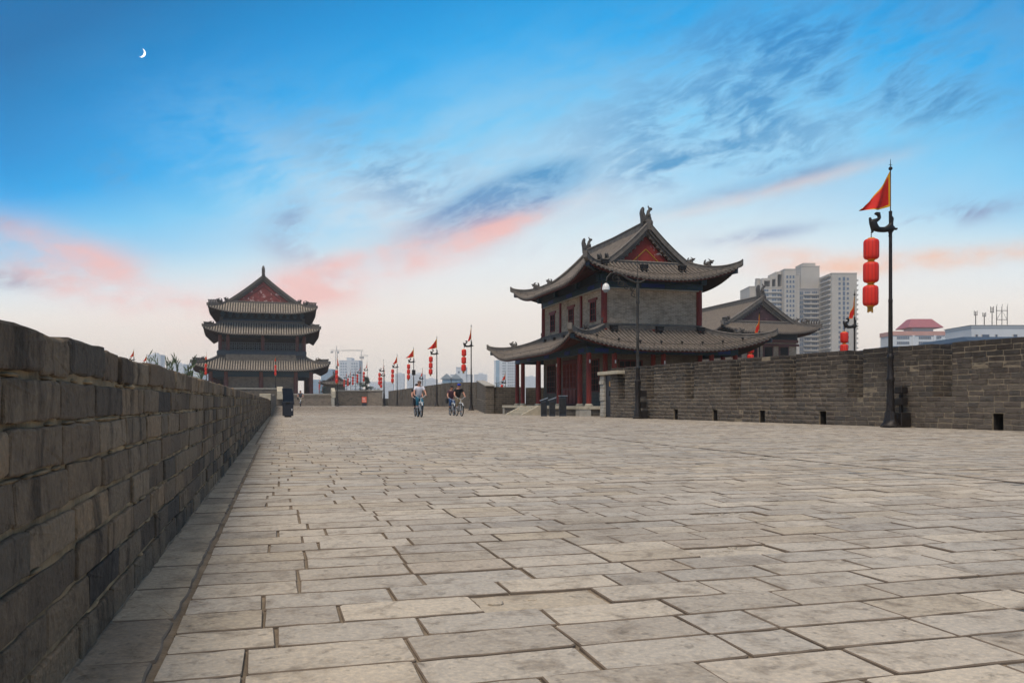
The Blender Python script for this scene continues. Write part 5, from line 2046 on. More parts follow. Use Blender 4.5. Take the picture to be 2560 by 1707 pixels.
lectern(13.30, 40.35, .30, .82, -YAW, 'left of three dark steel lecterns before the hall steps')
lectern(13.72, 40.25, .30, .84, -YAW, 'middle of three dark steel lecterns before the hall steps')
lectern(14.22, 40.05, .36, 1.03, -YAW, 'tallest and rightmost of three dark steel lecterns before the hall steps', True)
sg = thing('orange_sign', 'orange notice board on a dark blue stand before the terrace wall', 'sign', (15.0, 146.0, gz(146)))
MB().box(-.38, -.12, 0, .38, .12, .62, bev=.02).build('stand', 'steel', sg)
MB().box(-.40, -.06, .62, .40, .06, 1.62).build('board', 'orange', sg)
m = MB()
for z, w in ((1.42, .20), (1.22, .26), (1.16, .22), (.94, .30), (.80, .30)):
    m.box(-.3, -.068, z, -.3 + 2 * w, -.0605, z + .045)
m.build('text_lines', 'white', sg)


# ================================================================== bicycles and riders
def bike_meshes():
    out = {}
    m = MB()
    ring = [(.32 * math.cos(a), .32 * math.sin(a)) for a in np.linspace(0, 2 * math.pi, 29)[:-1]]
    rings = []
    for a in np.linspace(0, 2 * math.pi, 29):
        c, s = math.cos(a), math.sin(a)
        rings.append([(.030 * math.cos(t), (.312 + .030 * math.sin(t)) * c, (.312 + .030 * math.sin(t)) * s) for t in np.linspace(0, 2 * math.pi, 9)[:-1]])
    m.loft(rings, False, False)
    out['tyre'] = m.mesh('tyre', 'rubber', True)
    m = MB()
    rings = []
    for a in np.linspace(0, 2 * math.pi, 29):
        c, s = math.cos(a), math.sin(a)
        rings.append([(.013 * math.cos(t), (.285 + .012 * math.sin(t)) * c, (.285 + .012 * math.sin(t)) * s) for t in np.linspace(0, 2 * math.pi, 7)[:-1]])
    m.loft(rings, False, False)
    m.tube([(-.05, 0, 0), (.05, 0, 0)], .022, 8)
    for k in range(18):
        a = k * 2 * math.pi / 18
        m.tube([(.02 * (-1) ** k, 0, 0), (0, .28 * math.cos(a), .28 * math.sin(a))], .0028, 3)
    out['rim'] = m.mesh('rim', 'steel_light', True)
    m = MB()
    m.tube([(0, 0, .28), (0, -.18, .78)], .017, 7)
    m.tube([(0, 0, .28), (0, .36, .68)], .02, 7)
    m.tube([(0, -.15, .70), (0, .36, .76)], .017, 7)
    for s in (-1, 1):
        m.tube([(s * .03, 0, .28), (s * .06, -.45, .33)], .011, 6)
        m.tube([(s * .02, -.16, .70), (s * .06, -.45, .33)], .010, 6)
    out['frame'] = m.mesh('frame', 'alu', True)
    m = MB()
    m.tube([(0, .34, .88), (0, .40, .62)], .018, 7)
    for s in (-1, 1):
        m.tube([(0, .40, .64), (s * .055, .43, .60), (s * .06, .55, .34)], .013, 6)
    m.tube([(-.10, .44, .70), (-.05, .50, .70), (.05, .50, .70), (.10, .44, .70)], .03, 6)
    out['fork'] = m.mesh('fork', 'alu', True)
    m = MB()
    m.tube([(-.29, .22, 1.03), (-.24, .28, 1.05), (-.14, .36, .96), (0, .37, .90), (.14, .36, .96), (.24, .28, 1.05), (.29, .22, 1.03)], .012, 6)
    out['handlebar'] = m.mesh('handlebar', 'alu', True)
    m = MB()
    m.tube([(0, -.18, .78), (0, -.21, .88)], .013, 6)
    m.ball((0, -.26, .90), (.10, .15, .035), 10, 5)
    m.tube([(0, -.15, .905), (0, -.02, .90)], [.05, .025], 6)
    out['saddle'] = m.mesh('saddle', 'rubber', True)
    m = MB()
    m.tube([(-.07, 0, .28), (.07, 0, .28)], .02, 7)
    m.tube([(.07, 0, .28), (.075, .06, .43)], .012, 5)
    m.tube([(-.07, 0, .28), (-.075, -.06, .13)], .012, 5)
    m.box(.08, .01, .425, .18, .11, .445)
    m.box(-.18, -.11, .115, -.08, -.01, .135)
    rings = []
    for a in np.linspace(0, 2 * math.pi, 17):
        rings.append([(.055, .09 * math.cos(a), .28 + .09 * math.sin(a)), (.062, .09 * math.cos(a), .28 + .09 * math.sin(a)), (.058, .075 * math.cos(a), .28 + .075 * math.sin(a))])
    m.loft(rings, False, False)
    out['crank'] = m.mesh('crank', 'iron')
    m = MB()
    for cy, a0, a1 in ((-.45, .3, 2.6), (.55, .7, 2.5)):
        rings = []
        for a in np.linspace(a0, a1, 12):
            y, z = cy + .362 * math.cos(a), .335 + .362 * math.sin(a)
            rings.append([(-.03, y, z), (0, y + .008 * math.cos(a), z + .01 * math.sin(a)), (.03, y, z), (0, y - .002, z - .002)])
        m.loft(rings)
    out['mudguard'] = m.mesh('mudguard', 'alu', True)
    return out


BK = bike_meshes()


def rider(x, y, rz, sc, person_label, bike_label, top, legs, hair, shoes='shoe', cap=False, bag=None, sleeves=None):
    z = gz(y)
    b = thing('bicycle', bike_label, 'bicycle', (x, y, z), rz, 'rental bicycles')
    b.scale = (sc,) * 3
    for cy in (-.45, .55):
        w = put('tyre', BK['tyre'], b, (0, cy, .342))
        put('rim', BK['rim'], w)
    for k in ('frame', 'fork', 'handlebar', 'saddle', 'crank', 'mudguard'):
        put(k, BK[k], b)
    # rider, local +y forward
    pts = [(0, -.24, .96), (0, -.20, 1.12), (0, -.12, 1.30), (0, -.08, 1.42), (0, -.05, 1.50), (0, -.01, 1.60), (0, .0, 1.68),
           (.09, -.22, .95), (.12, .14, .84), (.12, .02, .50), (.12, .10, .455),
           (-.09, -.22, .95), (-.12, .10, .66), (-.12, -.06, .235), (-.12, .03, .15),
           (.18, -.08, 1.42), (.27, .05, 1.20), (.28, .20, 1.08), (-.18, -.08, 1.42), (-.27, .05, 1.20), (-.28, .20, 1.08)]
    ed = [(0, 1), (1, 2), (2, 3), (3, 4), (4, 5), (5, 6), (0, 7), (7, 8), (8, 9), (9, 10), (0, 11), (11, 12), (12, 13), (13, 14), (3, 15), (15, 16), (16, 17), (3, 18), (18, 19), (19, 20)]
    rad = [.13, .13, .145, .12, .055, .088, .075, .085, .065, .045, .03, .085, .065, .045, .03, .06, .042, .032, .06, .042, .032]
    p = thing('person', person_label, 'person', (x, y, z), rz, 'cyclists')
    p.scale = (sc,) * 3
    body = skin('body', pts, ed, rad, 1, 'skin')
    # face and fingers joined into the one body mesh
    bm = bmesh.new()
    bm.from_mesh(body)
    ex = MB()
    ex.ball((0, .09, 1.615), (.016, .03, .025), 6, 4)
    for s in (-1, 1):
        ex.ball((s * .085, -.005, 1.62), (.012, .025, .035), 6, 4)
        for k in range(4):
            hx = s * (.235 + .022 * k)
            ln = (.030, .036, .034, .026)[k]
            ex.tube([(hx, .215, 1.075), (hx, .215 + ln, 1.085), (hx, .235 + ln * .6, 1.045), (hx, .215, 1.03)], [.011, .011, .010, .008], 5)
        ex.tube([(s * .24, .19, 1.07), (s * .215, .20, 1.05), (s * .205, .235, 1.035)], [.013, .012, .009], 5)
        ex.ball((s * .275, .195, 1.075), (.042, .035, .026), 7, 5)
    tmp = ex.mesh('tmp', 'skin', True)
    bm.from_mesh(tmp)
    bm.to_mesh(body)
    bm.free()
    put('body', body, p)
    eye = MB()
    for s in (-1, 1):
        eye.ball((s * .035, .083, 1.64), (.02, .012, .012), 6, 4)
    eye.box(-.03, .082, 1.565, .03, .09, 1.572)
    eye.build('sunglasses', 'iron', p)
    # shirt
    si = [0, 1, 2, 3, 15, 18]
    sp = [pts[0], pts[1], pts[2], pts[3], pts[15], (.235, .0, 1.27), pts[18], (-.235, .0, 1.27), (0, -.06, 1.46)]
    put('shirt', skin('shirt', sp, [(0, 1), (1, 2), (2, 3), (3, 4), (4, 5), (3, 6), (6, 7), (3, 8)], [.15, .16, .17, .14, .085, .07, .085, .07, .075], 1, sleeves or top, 0), p)
    if sleeves:
        put('vest', skin('vest', [pts[0], pts[1], pts[2], (0, -.08, 1.40)], [(0, 1), (1, 2), (2, 3)], [.155, .165, .175, .15], 1, top, 0), p)
    tp = [(0, -.24, .95), pts[7], pts[8], (.12, .03, .54), pts[11], pts[12], (-.12, -.05, .28), (0, -.22, 1.03)]
    put('trousers', skin('trousers', tp, [(0, 1), (1, 2), (2, 3), (0, 4), (4, 5), (5, 6), (0, 7)], [.15, .11, .088, .066, .11, .088, .066, .14], 1, legs, 0), p)
    for q, t in (((.12, .02, .47), (.12, .15, .445)), ((-.12, -.06, .19), (-.12, .07, .145))):
        m = MB()
        m.tube([q, ((q[0] + t[0]) / 2, (q[1] + t[1]) / 2, t[2] + .015), t], [.045, .05, .032], 7)
        m.build('shoe', shoes, p, True)
    m = MB()
    if cap:
        m.ball((0, -.005, 1.69), (.105, .115, .075), 10, 6)
        m.loft([[(-.08, .06, 1.69), (.08, .06, 1.69), (.06, .18, 1.675), (-.06, .18, 1.675)], [(-.08, .06, 1.70), (.08, .06, 1.70), (.06, .18, 1.685), (-.06, .18, 1.685)]])
        m.build('cap', hair, p, True)
    else:
        m.ball((0, -.02, 1.675), (.10, .105, .085), 10, 6)
        if hair == 'hair_dark':
            m.ball((0, -.07, 1.58), (.10, .06, .13), 9, 6)
        m.build('hair', hair, p, True)
    if bag:
        g = thing('shoulder_bag', bag, 'bag', (x, y, z), rz)
        g.scale = (sc,) * 3
        MB().box(.20, -.32, .72, .32, .02, .98, bev=.02).build('pouch', 'dark_cloth', g)
        m = MB()
        m.tube([(.26, -.15, .98), (.20, -.15, 1.2), (.02, -.06, 1.53), (-.16, -.04, 1.44)], .016, 5)
        m.build('strap', 'dark_cloth', g)
    return p


rider(6.65, 39.2, math.pi, 1.0, 'cyclist in white v-neck tee and teal jeans riding towards the viewer', 'white bicycle under the rider in the white tee', 'tee_white', 'jeans_teal', 'hair_grey')
rider(9.35, 42.7, math.pi + .06, 0.98, 'cyclist in blue cap, black tee and khaki trousers', 'white bicycle under the rider in the blue cap', 'tee_black', 'khaki', 'cap_blue', cap=True)
rider(6.90, 41.5, math.pi, 0.95, 'cyclist in dark clothes half hidden behind the rider in white', 'bicycle half hidden behind the rider in white', 'dark_cloth', 'dark_cloth', 'hair_dark', shoes='dark_cloth')
rider(9.66, 46.0, math.pi, 0.97, 'cyclist in plum top and blue jeans, half hidden behind the rider in the cap', 'bicycle half hidden behind the rider in the blue cap', 'tee_plum', 'jeans', 'hair_dark', shoes='dark_cloth', bag='black shoulder bag of the rider in the plum top')
rider(2.65, 92.9, math.pi, 1.0, 'distant lone cyclist in grey jacket before the terrace steps', 'pale bicycle of the lone rider before the terrace steps', 'shirt_grey', 'khaki', 'hair_dark', bag='dark bag of the lone rider before the terrace steps')
m = MB()
badge = None

# ================================================================== trees
def leaf_cloud(mb, c, r, n, size, rn, droop=0.0):
    for _ in range(n):
        while True:
            p = Vector((rn.uniform(-1, 1), rn.uniform(-1, 1), rn.uniform(-1, 1)))
            if p.length < 1:
                break
        p = Vector(c) + Vector((p.x * r[0], p.y * r[1], p.z * r[2]))
        d = Vector((rn.gauss(0, 1), rn.gauss(0, 1), rn.gauss(0, .6) - droop)).normalized()
        s = d.orthogonal().normalized() * size * 0.25
        L = d * size * rn.uniform(.6, 1.3)
        mb.add([p, p + L * .5 + s, p + L, p + L * .5 - s], [(0, 1, 2, 3)])


def shoots(x, y, z, h, label, rn, n=11, spread=2.2):
    t = thing('leafy_tree', label, 'tree', (x, y, z), 0, 'trees behind the low parapet')
    tr, lf = MB(), MB()
    tr.tube([(0, 0, 0), (.1, 0, h * .5), (0, .1, h * .72)], [.22, .15, .08], 7)
    for i in range(n):
        a = rn.uniform(0, 6.28)
        rr = spread * rn.uniform(.2, 1)
        top = Vector((rr * math.cos(a), rr * math.sin(a), h * rn.uniform(.82, 1.05)))
        st0 = Vector((0, 0, h * rn.uniform(.45, .7)))
        md = (st0 + top) / 2 + Vector((0, 0, -.15 * h * .2))
        tr.tube([st0, md, top], [.06, .04, .012], 5)
        for k in range(34):
            f = rn.uniform(.25, 1.0)
            p = st0.lerp(top, f) if rn.random() < .7 else md.lerp(top, f)
            d = ((top - st0).normalized() + Vector((rn.gauss(0, .45), rn.gauss(0, .45), rn.gauss(.1, .3)))).normalized()
            s = d.orthogonal().normalized() * .05
            L = d * rn.uniform(.35, .75)
            lf.add([p, p + L * .5 + s, p + L, p + L * .5 - s], [(0, 1, 2, 3)])
    tr.build('trunk', 'bark', t)
    lf.build('crown', 'leaf', t)


rn = random.Random(14)
shoots(-7.5, 64.6, -9.5, 13.1, 'spiky grey-green shrub top furthest left above the low parapet', rn)
shoots(-6.6, 66.4, -9.5, 13.2, 'spiky grey-green tree top in the middle above the low parapet', rn, 14)
shoots(-6.0, 70.4, -9.5, 12.9, 'small spiky tree top nearest the gate tower above the low parapet', rn, 10, 1.8)


def conifer(x, y, z, h, w, label, rn, lean=0.0):
    t = thing('pine_tree', label, 'tree', (x, y, z), 0, 'dark pines by the terrace')
    tr, lf = MB(), MB()
    tr.tube([(0, 0, 0), (lean * .4, 0, h * .5), (lean, 0, h)], [.25, .16, .04], 7)
    for i in range(26):
        f = .25 + .72 * i / 26
        L = w * (1.15 - f) * rn.uniform(.7, 1.2)
        a = rn.uniform(0, 6.28)
        o = Vector((lean * f, 0, h * f))
        e = o + Vector((L * math.cos(a), L * math.sin(a), .12 * L - .1))
        tr.tube([o, e], [.05, .015], 4)
        for k in range(50):
            g = rn.uniform(.2, 1.05)
            p = o.lerp(e, g) + Vector((rn.gauss(0, .14), rn.gauss(0, .14), rn.gauss(0, .06)))
            d = Vector((rn.gauss(0, 1), rn.gauss(0, 1), rn.gauss(.2, .35))).normalized()
            s = d.orthogonal().normalized() * .045
            q = d * rn.uniform(.2, .45)
            lf.add([p, p + q * .5 + s, p + q, p + q * .5 - s], [(0, 1, 2, 3)])
    tr.build('trunk', 'bark', t)
    lf.build('crown', 'leaf_dark', t)


conifer(16.6, 156.5, 1.4, 4.2, 2.6, 'dark pine with spreading branches above the terrace wall', rn, -.4)
conifer(12.9, 233, 1.4, 3.9, 1.9, 'dark bushy pine left of the small pavilion', rn)

# ================================================================== the city beyond
WIN = {}


def win_mesh(w, h):
    k = (round(w, 2), round(h, 2))
    if k not in WIN:
        m = MB()
        m.box(-w / 2, -.10, -h / 2, w / 2, .05, h / 2, 0)
        for x in np.linspace(-w / 2, w / 2, max(2, int(w / 1.1) + 1)):
            m.box(x - .05, -.15, -h / 2 - .05, x + .05, .05, h / 2 + .05, 1)
        m.box(-w / 2 - .05, -.145, -h / 2 - .08, w / 2 + .05, .05, -h / 2 + .02, 1)
        WIN[k] = m.mesh('window', ['glassw', 'slab'])
    return WIN[k]


def block(root, x0, x1, y0, y1, z1, mat, name='block', z0=-12.0, par=.6):
    m = MB()
    m.box(x0, y0, z0, x1, y1, z1)
    if par:
        m.box(x0 - .15, y0 - .15, z1 + .005, x1 + .15, y0 + .25, z1 + par)
        m.box(x0 - .15, y0 + .255, z1 + .005, x0 + .25, y1, z1 + par)
        m.box(x1 - .25, y0 + .255, z1 + .005, x1 + .15, y1, z1 + par)
    return m.build(name, mat, root)


def windows(part, xs, w, h, y, z0, z1, pitch=3.0, side=None, skipz=0):
    """own windows on the front (face -y) or on the left side (side = x of the face)"""
    me = win_mesh(w, h)
    z = z1
    while z > z0:
        for x in xs:
            if side is None:
                put('window', me, part, (x, y, z))
            else:
                put('window', me, part, (side, x, z), (0, 0, -math.pi / 2))
        z -= pitch


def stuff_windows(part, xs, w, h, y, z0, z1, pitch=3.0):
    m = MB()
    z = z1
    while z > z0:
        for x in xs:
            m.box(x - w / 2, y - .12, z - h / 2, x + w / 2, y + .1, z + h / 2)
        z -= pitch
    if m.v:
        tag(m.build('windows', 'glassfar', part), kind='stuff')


cth, sth = math.cos(YAW), math.sin(YAW)


def city_root(name, label, cat, Rr, F, rz=None, group=None):
    """Rr metres right of the camera axis, F metres ahead; turned to stand roughly square to the street grid"""
    return thing(name, label, cat, (Rr * cth + F * sth, -Rr * sth + F * cth, 0), -YAW if rz is None else rz, group)


# apartment tower on the right: stepped blocks, balconies and many windows
ap = city_root('apartment_tower', 'stepped beige high-rise apartment tower right of the gabled hall', 'building', 197.8, 510)
# local x = right, y = away; origin at the near left corner of the plain right block
D_ = block(ap, 0, 15.6, 0, 21, 80.2, 'conc')
windows(D_, (4.9, 10.0), 1.5, 1.5, 0, 26, 77, 3.0)
m = MB()
for z in np.arange(26, 78, 3.0):
    m.box(6.9, -.1, z - 1.2, 8.3, .1, z + 1.2)
m.build('stair_glazing', 'glassw', D_)
windows(D_, (4.0, 9.4, 15.0), 3.6, 1.6, 0, 26, 77, 3.0, side=0)
sb = MB()
for z in np.arange(25, 80, 3.0):
    sb.box(-1.2, 1.5, z, -0.01, 17.5, z + .9)
sb.build('balconies', 'slab', D_)
bal = MB()
for z in np.arange(25, 79, 3.0):
    bal.box(15.61, 2, z, 17.4, 7, z + .95)
bal.build('balconies', 'slab', D_)
C_ = block(ap, -14.5, -.01, 21, 38, 73.5, 'conc2')
windows(C_, (-12.0, -7.6, -2.8), 3.4, 1.9, 21, 26, 71, 3.0)
sb = MB()
for z in np.arange(25, 73, 3.0):
    sb.box(-10, 20.0, z - .3, -.3, 20.99, z + .55)
sb.build('balconies', 'slab', C_)
B_ = block(ap, -27.5, -20.4, 5, 30, 83.5, 'conc')
windows(B_, (-25.8, -23.8, -21.9), 1.3, 1.7, 5, 26, 79, 3.0)
block(ap, -20.39, -17.6, 6.5, 30, 80.5, 'conc')
A_ = block(ap, -40.0, -27.6, 10, 34, 73.0, 'conc')
windows(A_, (-37.4, -32.4, -29.0), 3.0, 1.9, 10, 26, 71, 3.0)
sb = MB()
for z in np.arange(25, 73, 3.0):
    sb.box(-39.5, 9.2, z - .3, -28, 9.99, z + .5)
sb.build('balconies', 'slab', A_)
# open roof frames
m = MB()
for x0, x1, z in ((-39.9, -35, 79.0), (-34.9, -31.5, 80.0), (-31.4, -27.7, 83.0)):
    m.box(x0, 10, 73.7, x0 + 1.2, 26, z)
    m.box(x0 + 1.21, 10, z - 1.6, x1, 26, z)
m.build('roof_frame', 'conc', ap)
block(ap, -45.5, -40.01, 18, 40, 74.5, 'conc')
block(ap, -42, -40.02, 15, 17.9, 79.0, 'conc')
block(ap, -10.5, 1.5, 24, 40, 88.5, 'conc', 'roof_house', 73.6)
block(ap, -9.0, -1.0, 24.5, 39, 91.0, 'conc', 'roof_house', 88.6, 0)

# hotel with a red hipped roof
ho = city_root('hotel_block', 'cream and pink hotel with a red hipped roof behind the right parapet', 'building', 245, 530)
H_ = block(ho, 0, 40, 0, 18, 43.7, 'conc_white', par=0)
MB().box(-.4, -.4, 43.71, 40.4, 18.4, 46.4).build('pink_band', 'pink', ho)
MB().box(13.5, 2, 46.41, 27, 14, 48.6).build('roof_house', 'conc_white', ho)
m = MB()
m.loft([[(9.5, -1, 48.61), (32, -1, 48.61), (32, 17, 48.61), (9.5, 17, 48.61)], [(9.5, -1, 49.0), (32, -1, 49.0), (32, 17, 49.0), (9.5, 17, 49.0)], [(14, 5, 54.8), (27.5, 5, 54.8), (27.5, 11, 54.8), (14, 11, 54.8)]])
m.build('hipped_roof', 'roof_red', ho)
windows(H_, (6.5, 20.5), 8.0, 1.7, 0, 34, 42.2, 3.3)
windows(H_, (29.0, 35.5), 4.2, 1.7, 0, 34, 42.2, 3.3)
for x in (12.3, 26.0):
    MB().box(x, -.6, 20, x + 1.6, -.01, 43.7).build('pilaster', 'conc_white', ho)

# white building with aerials at the right edge
wb = city_root('white_block', 'white flat-roofed building with aerials at the right edge', 'building', 111.5, 200)
Wb = block(wb, 0, 22, 0, 12, 18.8, 'conc_white', par=.5)
for x, w in ((1.2, .6), (3.4, 1.8), (6.0, .6), (10.6, 1.0), (16, 1.0)):
    put('window', win_mesh(w, .9), Wb, (x, 0, 16.7))
MB().box(-.3, -.3, 19.31, 22.3, 12.3, 19.45).build('roof_edge', 'slab', wb)
def aerial(x, hgt, lab):
    a = thing('aerial', lab, 'antenna', tuple(wb.matrix_basis @ Vector((x, 1.0, 19.3)) if False else (0, 0, 0)), -YAW, 'aerials on the white building')
    X, Y = wb.location.x + x * cth + 1.0 * sth, wb.location.y - x * sth + 1.0 * cth
    a.location = (X, Y, 19.45)
    m = MB()
    m.tube([(0, 0, 0), (0, 0, hgt)], .10, 5)
    for dx in (-.35, .35):
        m.tube([(dx, 0, hgt * .7), (dx, 0, hgt * 1.05)], .08, 5)
    m.tube([(-.35, 0, hgt * .75), (.35, 0, hgt * .75)], .05, 4)
    m.build('mast', 'iron', a)


aerial(1.6, 3.4, 'leftmost aerial on the white building at the right edge')
aerial(3.7, 3.0, 'short second aerial on the white building at the right edge')
aerial(5.6, 4.4, 'third aerial from the left on the white building')
fr = thing('roof_antenna', 'wide lattice antenna on the roof of the white building', 'antenna', (wb.location.x + 8.0 * cth + sth, wb.location.y - 8.0 * sth + cth, 19.45), -YAW)
m = MB()
for x in (-1.3, 0, 1.3):
    m.tube([(x, 0, 0), (x, 0, 4.6)], .08, 5)
    m.tube([(x, 0, 4.4), (x + .15, 0, 5.2)], .05, 4)
for z in (1.4, 3.6):
    m.tube([(-1.4, 0, z), (1.4, 0, z)], .07, 5)
m.tube([(-1.3, 0, 1.4), (0, 0, 3.6), (1.3, 0, 1.4)], .05, 4)
m.build('lattice', 'iron', fr)

# slate roofs and a pale pyramid roof just behind the right parapet
for (R0, wd, zt, lab) in ((24.0, 4.1, 4.35, 'low slate-blue roof in front of the hotel, just above the right parapet'), (28.8, 9.0, 4.95, 'slate-blue roof in front of the white building at the right edge')):
    sr = city_root('slate_roofed_shed', lab, 'building', R0, 52, None, 'slate-roofed sheds behind the parapet')
    MB().box(0.3, 0.3, -0.95, wd - .3, 7.7, zt - .45).build('wall', 'conc_white', sr)
    m = MB()
    m.loft([[(0, 0, zt - .449), (wd, 0, zt - .449), (wd, 8, zt - .449), (0, 8, zt - .449)], [(0, 0, zt - .35), (wd, 0, zt - .35), (wd, 8, zt - .35), (0, 8, zt - .35)],
            [(.5, 1.5, zt), (wd - .2, 1.5, zt), (wd - .2, 6.5, zt), (.5, 6.5, zt)]])
    m.build('roof', 'slate', sr)
pr_ = city_root('pyramid_roof_house', 'pale grey pyramid roof between the hotel and the white building', 'building', 138.8, 260)
MB().box(-4.4, 0, -12, 4.4, 9, 18.9).build('wall', 'conc_white', pr_)
m = MB()
m.loft([[(-5.2, -.8, 18.91), (5.2, -.8, 18.91), (5.2, 9.8, 18.91), (-5.2, 9.8, 18.91)], [(-.4, 4.1, 21.4), (.4, 4.1, 21.4), (.4, 4.9, 21.4), (-.4, 4.9, 21.4)]])
m.build('roof', 'slate_pale', pr_)

# white tower with cranes behind the gate
wt = city_root('white_tower_block', 'white tower block under construction between two cranes', 'building', -178, 900)
B1 = block(wt, -11, 11, 0, 20, 46, 'conc_white')
block(wt, -3, 2.5, 2, 18, 49, 'conc_white', 'roof_house', 46.1)
stuff_windows(B1, (-8.6, -6, -3.4, 3.4, 6, 8.6), 1.7, 1.6, 0, 6, 43, 3.1)
wt2 = city_root('pale_tower_block', 'pale tower block just right of the gate tower eaves', 'building', -180, 800)
B2 = block(wt2, -5.5, 5.5, 0, 14, 33, 'conc_blue', par=0)
stuff_windows(B2, (-3.6, -1.2, 1.2, 3.6), 1.5, 1.6, 0, 5, 31, 3.1)
wt3 = city_root('low_pale_block', 'lower pale block seen through the gap right of the gate tower', 'building', -166, 700)
B3 = block(wt3, -4, 4, 0, 14, 20, 'conc_blue', par=0)
stuff_windows(B3, (-2.4, 0, 2.4), 1.5, 1.4, 0, 2, 18, 3.0)

# office block with two little gabled roofs
cb_ = city_root('gabled_office_block', 'white office block with two small gabled roofs behind the cyclists', 'building', -29.7, 420)
K_ = block(cb_, -8.5, 8.5, 0, 14, 10.6, 'conc_white', par=0)
block(cb_, 1, 6.2, 3, 12, 18.4, 'conc_white', 'upper_block', 10.61, .4)
block(cb_, -2, 9, 4, 14, 14.8, 'conc_white', 'upper_block', 10.62, .3)
for x in (-3.6, 1.2):
    m = MB()
    m.prism([(x - 3.2, 12.6), (x + 3.2, 12.6), (x, 15.4)], 'y', -1.2, 3.9)
    m.build('gabled_roof', 'slate_pale', cb_)
    MB().box(x - 2.2, -.6, 10.62, x + 2.2, 3.8, 12.59).build('upper_storey', 'conc_blue', cb_)
windows(K_, (-6, -3, 0, 3, 6), 1.2, 1.1, 0, 2, 9.4, 3.0)
put('window', win_mesh(.7, .9), cb_, (2.4, 3.0, 16.2))
put('window', win_mesh(.7, .9), cb_, (4.6, 3.0, 16.2))

bs = city_root('blue_striped_block', 'white tower block with a tall blue stripe left of the red columns', 'building', -8, 950)
S_ = block(bs, -12.7, 16, 0, 18, 48.6, 'conc_white', par=.5)
MB().box(-10.5, -.4, -12, -6.6, -.01, 49.2).build('blue_stripe', 'conc_blue', bs)
windows(S_, (-2.2, 0, 4.0, 6.4, 8.8, 11.2), 1.5, 1.5, 0, 6, 46, 3.2)

hz_ = [(-159, 1300, 12, 44, 'faint hazy block behind the pine'), (-164, 1200, 13, 42.5, 'faint hazy block left of the cyclist in white'), (-152, 1250, 15, 42.5, 'faint hazy block just behind the cyclist in white'),
       (-131, 1150, 18, 40, 'faint wide hazy block above the crenellated parapet'), (-138, 1400, 21, 40.5, 'faint low hazy block right of the cyclist in white'),
       (-44, 1150, 18, 40, 'faint hazy block right of the limp-flag lantern post'), (30, 1300, 18, 41.5, 'faint hazy block seen between the red columns'),
       (-565, 1300, 21, 76, 'faint hazy tower furthest left above the low parapet'), (-572, 1400, 27, 66, 'faint hazy block second from left above the low parapet'),
       (-462, 1200, 18, 58, 'faint hazy block left of the gate tower eave'), (-520, 1350, 30, 62, 'faint wide hazy block behind the spiky trees'), (-240, 1500, 40, 38, 'faint broad hazy block behind the lantern row'),
       (-95, 1500, 30, 38, 'faint broad hazy block behind the gabled office'), (-205, 1350, 20, 33, 'faint short hazy block behind the pine and posts')]
for r_, F, w, zt, lab in hz_:
    k_ = min(1.55, 86.0 / zt)
    r_, F, w, zt = r_ * k_, F * k_, w * k_, (zt - .7) * k_ + .7
    t = city_root('distant_block', lab, 'building', r_, F, None, 'hazy buildings on the skyline')
    q = block(t, -w / 2, w / 2, 0, w * .8, zt, 'conc_white', par=0)
    block(t, -w * .15, w * .2, w * .1, w * .5, zt + 3, 'conc_white', 'roof_house', zt + .01, 0)
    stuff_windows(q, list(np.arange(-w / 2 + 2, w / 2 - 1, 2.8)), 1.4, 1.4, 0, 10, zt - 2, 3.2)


def crane(R0, F, zt, jib_l, jib_r, rz, label):
    t = city_root('tower_crane', label, 'crane', R0, F, rz, 'tower cranes')
    m = MB()
    for dx in (-.8, .8):
        for dy in (-.8, .8):
            m.tube([(dx, dy, -12), (dx, dy, zt)], .16, 4)
    z = 0
    k = 1
    while z < zt - 3:
        m.tube([(-.8 * k, -.8, z), (.8 * k, -.8, z + 3)], .1, 3)
        z += 3
        k = -k
    m.build('mast', 'crane', t)
    m = MB()
    for z0 in (0, 1.3):
        m.tube([(-jib_l, 0, zt + z0), (jib_r, 0, zt + z0)], .16, 4)
    n = int((jib_l + jib_r) / 2)
    for i in range(n):
        x = -jib_l + (jib_l + jib_r) * i / n
        m.tube([(x, 0, zt), (x + (jib_l + jib_r) / n / 2, 0, zt + 1.3), (x + (jib_l + jib_r) / n, 0, zt)], .08, 3)
    m.build('jib', 'crane', t)
    m = MB()
    m.tube([(0, 0, zt), (0, 0, zt + 5.5)], .3, 4)
    m.tube([(-jib_l * .8, 0, zt + 1.2), (0, 0, zt + 5.4), (jib_r * .6, 0, zt + 1.2)], .07, 3)
    m.build('tower_head', 'crane', t)
    m = MB()
    m.box(-jib_l, -.8, zt - 2, -jib_l + 2.5, .8, zt - .1)
    m.box(.9, -.8, zt - 2.4, 2.6, .8, zt - .2)
    m.build('counterweight', 'crane', t)


crane(-181, 850, 53.5, 6, 28, None, 'tower crane with a long level jib left of the white tower block')
crane(-159, 870, 49, 2, 9, -YAW - .5, 'tower crane with a short jib right of the white tower block')

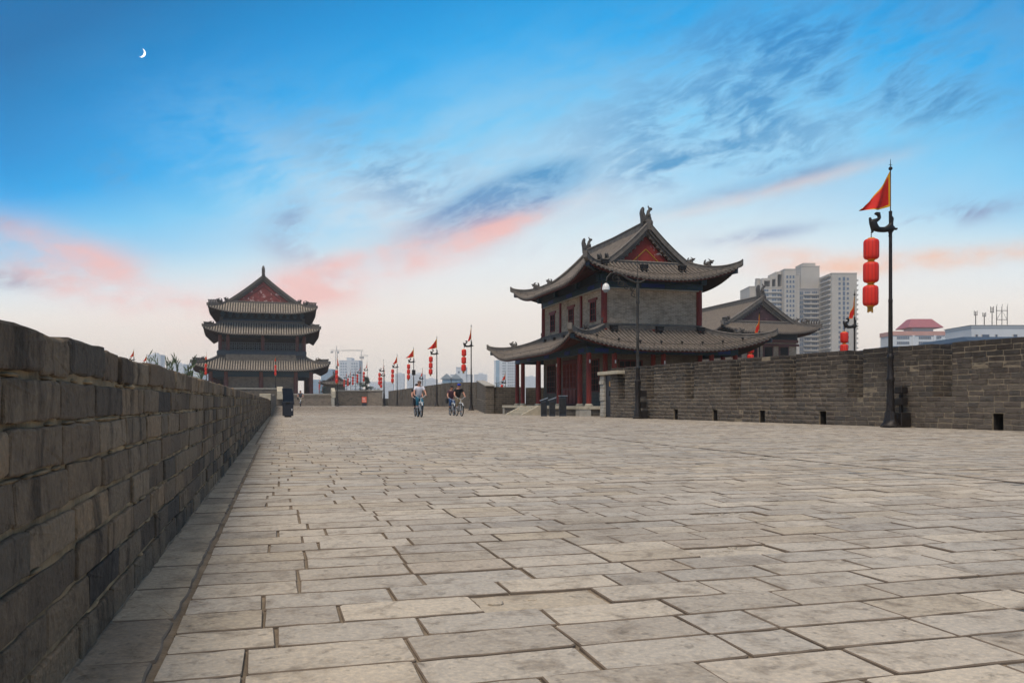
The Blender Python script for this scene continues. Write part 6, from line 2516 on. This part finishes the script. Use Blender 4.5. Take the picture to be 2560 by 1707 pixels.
# ================================================================== the moon: a thin lit crescent far beyond the clouds
Fm = 9000.0
px = Fm / 2060
mr = 11.0 * px
pts_o, n = [], 28
m = MB()
outer = [(mr * math.cos(a), mr * math.sin(a)) for a in np.linspace(-R_(88), R_(88), n)]
inner = [(mr * .60 * math.cos(a), mr * math.sin(a)) for a in np.linspace(R_(88), -R_(88), n)]
vs = [(x, -2 * px, z) for x, z in outer] + [(x, 0, z) for x, z in reversed(inner)]
fs = [(i, i + 1, n + i + 1, n + i) for i in range(n - 1)]
bk_ = [(x, 2 * px, z) for x, z in outer] + [(x, 2 * px, z) for x, z in reversed(inner)]
m.add(vs, fs)
m.add(bk_, [tuple(reversed(q)) for q in fs])
mo = m.build('moon', 'moon')
Rm, Zm = (352 - 1280) * px, (1005.5 - 132) * px
mo.location = (Rm * cth + Fm * sth, -Rm * sth + Fm * cth, Zm)
mo.rotation_euler = (0, R_(22), -YAW + math.atan(928 / 2060))
tag(mo, 'thin white crescent moon in the deep blue upper left', 'moon')

# ================================================================== haze
hzm = MB().box(-2600, -2600, -13.7, 2600, 2600, 95).build('haze', 'void')
hzm['kind'] = 'stuff'
hm = bpy.data.materials.new('haze_air')
hm.use_nodes = True
hn = hm.node_tree
hn.nodes.clear()
ho_ = hn.nodes.new('ShaderNodeOutputMaterial')
pv = hn.nodes.new('ShaderNodeVolumePrincipled')
pv.inputs['Color'].default_value = (0.93, 0.94, 0.97, 1)
pv.inputs['Density'].default_value = 0.00026
pv.inputs['Anisotropy'].default_value = 0.0
hn.links.new(pv.outputs[0], ho_.inputs['Volume'])
hzm.data.materials.clear()
hzm.data.materials.append(hm)
hzm.visible_shadow = True

# ------------------------------------------------------------------ put each Empty at the foot of its thing
bpy.context.view_layer.update()
ch = {}
for o in bpy.data.objects:
    if o.parent is not None:
        ch.setdefault(o.parent.name, []).append(o)
for o in [q for q in bpy.data.objects if q.type == 'EMPTY' and q.parent is None and q.location.length == 0]:
    lo_, hi_ = Vector((1e9,) * 3), Vector((-1e9,) * 3)
    for c in ch.get(o.name, ()):
        for k in c.bound_box:
            v = c.matrix_world @ Vector(k)
            for i in range(3):
                lo_[i], hi_[i] = min(lo_[i], v[i]), max(hi_[i], v[i])
    d = Vector(((lo_.x + hi_.x) / 2, (lo_.y + hi_.y) / 2, lo_.z))
    o.location = d
    for c in ch.get(o.name, ()):
        c.location = c.location - d

tower.location.z -= 0.32
